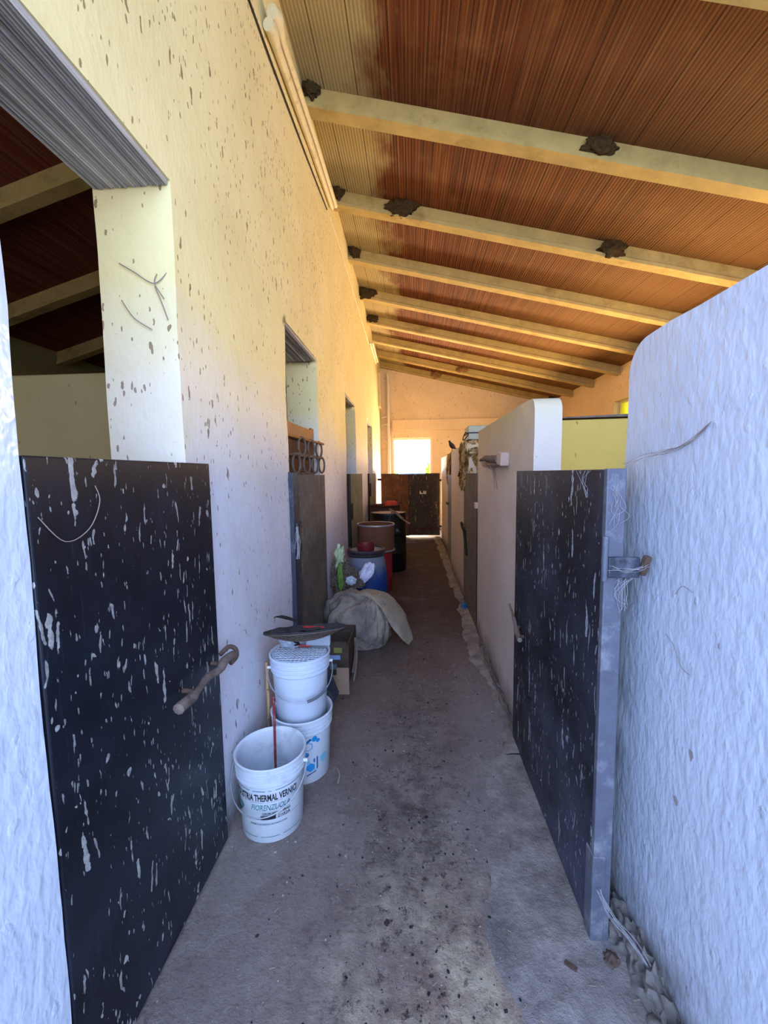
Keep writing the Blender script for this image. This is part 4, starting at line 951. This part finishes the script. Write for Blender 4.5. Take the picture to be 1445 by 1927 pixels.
# wooden wall peg
t = thing('wall_peg', 'cobwebbed wooden peg and block fixed high on the plaster partition', 'peg', (0.585, 2.85, 1.58))
MB().tube(curve_pts([(0.59, 3.62, 1.60), (0.575, 3.3, 1.605), (0.565, 3.0, 1.59), (0.56, 2.72, 1.58)], 4), [0.012]*4+[0.022]*4+[0.026]*5, 10).build('rod', M['old_wood'], t, smooth=50)
MB().tube(curve_pts([(0.595, 3.5, 1.56), (0.58, 3.1, 1.555), (0.57, 2.75, 1.56)], 4), 0.014, 8).build('rod', M['pale_lid'], t, smooth=50)
MB().obox((0.572, 2.66, 1.582), 0.055, 0.10, 0.085, (0.1, 0, 0.05)).build('block', M['pale_lid'], t, bevel=0.008)
tag(MB().blob((0.575, 4.55, 0.03), (0.035, 0.07, 0.03), 0.7, 3, 61, 3, flat=0.002).build('blue_scrap', M['blue3'], smooth=40), 'crumpled blue scrap on the floor at the foot of the grey half-door', 'scrap')

# mortar apron along the foot of the partitions, ragged inner edge
def apron(nm, yA, yB, xin, xout, h_, seed):
    mb = MB(); n = int((yB-yA)/0.05); rows = []
    for i in range(n+1):
        y = yA+(yB-yA)*i/n; e = xin(y)+0.09*noise.noise(Vector((y*2.6, seed, 0)))+0.035*noise.noise(Vector((y*13, seed, 3)))
        row = []
        for k in range(9):
            u = k/8; x_ = e+(xout-e)*u; z_ = 0.0 if k == 0 else h_*min(1, u*3)+0.004*noise.noise(Vector((x_*14, y*14, seed)))
            row.append(mb.bm.verts.new((x_, y, max(z_, -0.002 if k == 0 else 0.002))))
        rows.append(row)
    for A, B in zip(rows, rows[1:]):
        for k in range(8): mb.bm.faces.new((A[k], A[k+1], B[k+1], B[k]))
    struct(mb.build(nm, M['mortar'], smooth=80))
apron('trim_12', 0.4, 2.12, lambda y: 0.30+0.05*math.sin(y*4), 0.80, 0.009, 1)
apron('trim_13', 2.12, 3.9, lambda y: 0.50+0.03*math.sin(y*3), 0.62, 0.018, 2)
apron('trim_14', 3.9, 9.7, lambda y: 0.52, 0.66, 0.02, 3)
# broken plaster and roots at the foot of the glossy wall
mb = MB()
for k in range(7):
    y = 0.75+0.09*k; mb.blob((0.695-0.002*k, y, 0.0), (0.050, 0.08, 0.060+0.014*(k % 3)), 0.5, 2.2, 70+k, 4, flat=0.0)
tag(mb.build('plaster_rubble', M['rubble'], smooth=50), 'crumbled plaster heaped along the foot of the glossy white wall', 'rubble', kind='stuff')
mb = MB()
for k in range(5): mb.blob((0.590, 2.3+0.28*k, 0.0), (0.028, 0.18, 0.045), 0.5, 2.5, 80+k, 4, flat=0.0)
tag(mb.build('plaster_rubble', M['rubble'], smooth=50), 'crumbled plaster lumps along the foot of the middle partition', 'rubble', kind='stuff')
tag(MB().blob((0.60, 1.185, 0.012), (0.022, 0.022, 0.014), 0.5, 3, 91, 3, flat=0.0).build('brick_chip', M['rust'], smooth=50), 'small reddish brick chip at the foot of the steel door edge', 'chip')
tag(MB().obox((0.47, 1.16, 0.014), 0.035, 0.012, 0.008, (0, 0, -0.6)).build('brick_chip', M['rust']), 'flat reddish chip lying on the mortar in front of the dusty black door', 'chip')
mb = MB().tube(curve_pts([(-0.385, 1.98, 0.006), (-0.365, 1.93, 0.012), (-0.365, 1.88, 0.006)], 5), 0.004, 6)
tag(mb.build('bent_stick', M['straw'], smooth=50), 'short bent white stick on the floor beside the hexagon bucket', 'stick')

# straw, chips and crumbs strewn on the floor
rnd = random.Random(11)
mb = MB(); mc = MB()
for k in range(380):
    y = 0.75+3.6*rnd.random()**1.7; x_ = -0.55+1.2*rnd.random()
    if (abs(x_+0.6) < 0.17 and 1.5 < y < 2.2) or (y > 2.5 and x_ < 0.02): continue
    l_ = 0.004+0.022*rnd.random()**3
    mb.obox((x_, y, 0.010 if x_ > 0.3 else 0.003), l_, 0.0012+0.002*rnd.random(), 0.0015, (0, rnd.random()*0.2, rnd.random()*PI))
for k in range(420):
    y = 0.9+3.4*rnd.random()**1.4; x_ = rnd.gauss(0.0, 0.16) if rnd.random() < 0.7 else -0.55+1.0*rnd.random()
    s_ = 0.002+0.005*rnd.random()**2
    if (abs(x_+0.6) < 0.17 and 1.5 < y < 2.2) or (y > 2.5 and x_ < 0.02): continue
    mc.obox((x_, y, 0.004 if x_ < 0.3 else 0.011), s_*1.4, s_, s_*0.7, (rnd.random(), rnd.random(), rnd.random()*3))
tag(mb.build('straw_litter', M['straw']), 'pale straw bits and chips strewn over the passage floor', 'straw', kind='stuff')
tag(mc.build('dirt_crumbs', M['crumbs']), 'dark dung crumbs scattered along the middle of the passage floor', 'crumbs', kind='stuff')

# cobwebs
def web(label, paths, mat='web', r=0.0005):
    mb = MB()
    for p in paths: mb.tube(curve_pts(p, 6), r, 5)
    return tag(mb.build('cobweb', M[mat], smooth=60), label, 'cobweb')
rnd = random.Random(21)
def jig(p, a): return tuple(q+(rnd.random()-0.5)*a for q in p)
ps = []
for k in range(9): ps.append([jig((0.62, 1.26, 1.512), 0.02), jig((0.655, 1.24, 1.535), 0.02), jig((0.69, 1.18, 1.55), 0.015), jig((0.694, 1.10, 1.57), 0.02), (0.696, 1.03, 1.61)])
web('dusty cobweb strung from the dusty black door top up onto the glossy white wall', ps, 'web_brown', 0.0004)
ps = []
for k in range(10):
    z0 = 1.49-0.015*k*0.6; x_ = 0.575+rnd.random()*0.03; ps.append([(x_, 1.236, z0), jig((x_, 1.234, z0-0.03), 0.02), jig((x_+0.01, 1.234, z0-0.06), 0.02), jig((x_, 1.236, z0-0.09), 0.02)])
web('pale web threads hanging on the upper part of the steel door edge', ps)
ps = []
for k in range(16): ps.append([jig((0.60+0.05*rnd.random(), 1.232, 1.185), 0.02), jig((0.605, 1.232, 1.15), 0.03), jig((0.615, 1.234, 1.10), 0.03)])
for k in range(7): ps.append([jig((0.57, 1.219, 1.22), 0.02), jig((0.61, 1.218, 1.215), 0.015), jig((0.65, 1.219, 1.22), 0.02), jig((0.67, 1.22, 1.23), 0.02)])
web('pale cobweb tangled around and below the hinge plate', ps)
ps = []
for k in range(12): ps.append([jig((0.575, 1.225, 0.20), 0.02), jig((0.60, 1.20, 0.15), 0.02), jig((0.65, 1.16, 0.10), 0.02), jig((0.69, 1.10, 0.05), 0.02)])
web('dense web sheet from the foot of the steel door edge to the glossy wall', ps)
web('zigzag brown thread on the glossy white wall below the hinge plate', [[(0.697, 1.16, 1.05), (0.695, 1.12, 1.03), (0.696, 1.09, 0.99), (0.695, 1.05, 0.985)]], 'web_brown', 0.0007)
web('short curved thread on the glossy white wall just beside the hinge plate', [[(0.697, 1.13, 1.17), (0.696, 1.10, 1.20), (0.695, 1.06, 1.195)]], 'web_brown', 0.0007)
ps = []
for k in range(8): ps.append([jig((0.585, 3.4, 1.59), 0.05), jig((0.57, 3.0, 1.54), 0.05), jig((0.575, 2.75, 1.55), 0.05)])
for k in range(4): ps.append([jig((0.58, 3.1, 1.57), 0.03), jig((0.59, 3.0, 1.48), 0.03), jig((0.595, 2.95, 1.38), 0.03)])
web('dusty web draped from the wooden peg on the partition', ps, 'web_brown', 0.002)
ps = []
for k in range(9): ps.append([jig((-0.752, 2.68, 1.16), 0.02), jig((-0.745, 2.66, 1.10), 0.03), jig((-0.75, 2.67, 1.02), 0.03), jig((-0.75, 2.68, 0.95), 0.03)])
web('pale web hanging on the hinge of the grey door', ps, 'web', 0.0018)
ps = [[(XL-0.02, 1.436, 2.20), (-0.86, 1.424, 2.15), (-0.93, 1.424, 2.19), (-0.98, 1.424, 2.22)], [(-0.83, 1.424, 2.10), (-0.86, 1.424, 2.15), (-0.85, 1.424, 2.18)], [(-0.98, 1.424, 2.10), (-0.94, 1.424, 2.04), (-0.88, 1.424, 2.00)], [(-0.82, 1.424, 2.03), (-0.84, 1.424, 2.09), (-0.86, 1.424, 2.14)]]
web('brown threads branching over the jamb of the first opening', ps, 'web_brown', 0.0018)
ps = [[(0.561, 1.35+0.16*rnd.random()*k*0.3, 1.50), jig((0.558, 1.38, 1.46), 0.02), jig((0.558, 1.36, 1.42), 0.03)] for k in range(6)]
web('short threads hanging from the top of the dusty black door', ps)
web('dark looping thread on the upper part of the streaked black door', [[(-0.760, 0.80, 1.42), (-0.758, 0.86, 1.36), (-0.757, 0.93, 1.38), (-0.758, 0.97, 1.44), (-0.759, 0.96, 1.48)]], 'web_brown', 0.0012)

# ------------------------------------------------------------------ yard trees beyond the far doorway
def tree(x, y, h_, label, seed):
    t = thing('tree', label, 'tree', (x, y, -0.03)); r_ = random.Random(seed)
    MB().tube([(x, y, -0.03), (x+0.1, y, h_*0.3), (x, y+0.1, h_*0.6)], [0.14, 0.11, 0.05], 8).build('trunk', M['bark'], t, smooth=50)
    mb = MB()
    for k in range(900):
        a, b = r_.random()*2*PI, math.acos(2*r_.random()-1); rr = (0.5+0.5*r_.random())*h_*0.36
        p = (x+rr*math.sin(b)*math.cos(a), y+rr*math.sin(b)*math.sin(a), h_*0.58+rr*math.cos(b)*1.1)
        if p[2] < 0.3: continue
        mb.obox(p, 0.16, 0.10, 0.005, (r_.random()*3, r_.random()*3, r_.random()*3))
    mb.build('foliage', M['foliage'], t)
tree(1.55, 24, 2.3, 'sunlit yellow-green shrub seen through the low corner of the far doorway, beside the wall', 1)
tree(-1.55, 26, 2.0, 'faint sunlit shrub seen through the far doorway, on the downpipe side', 2)
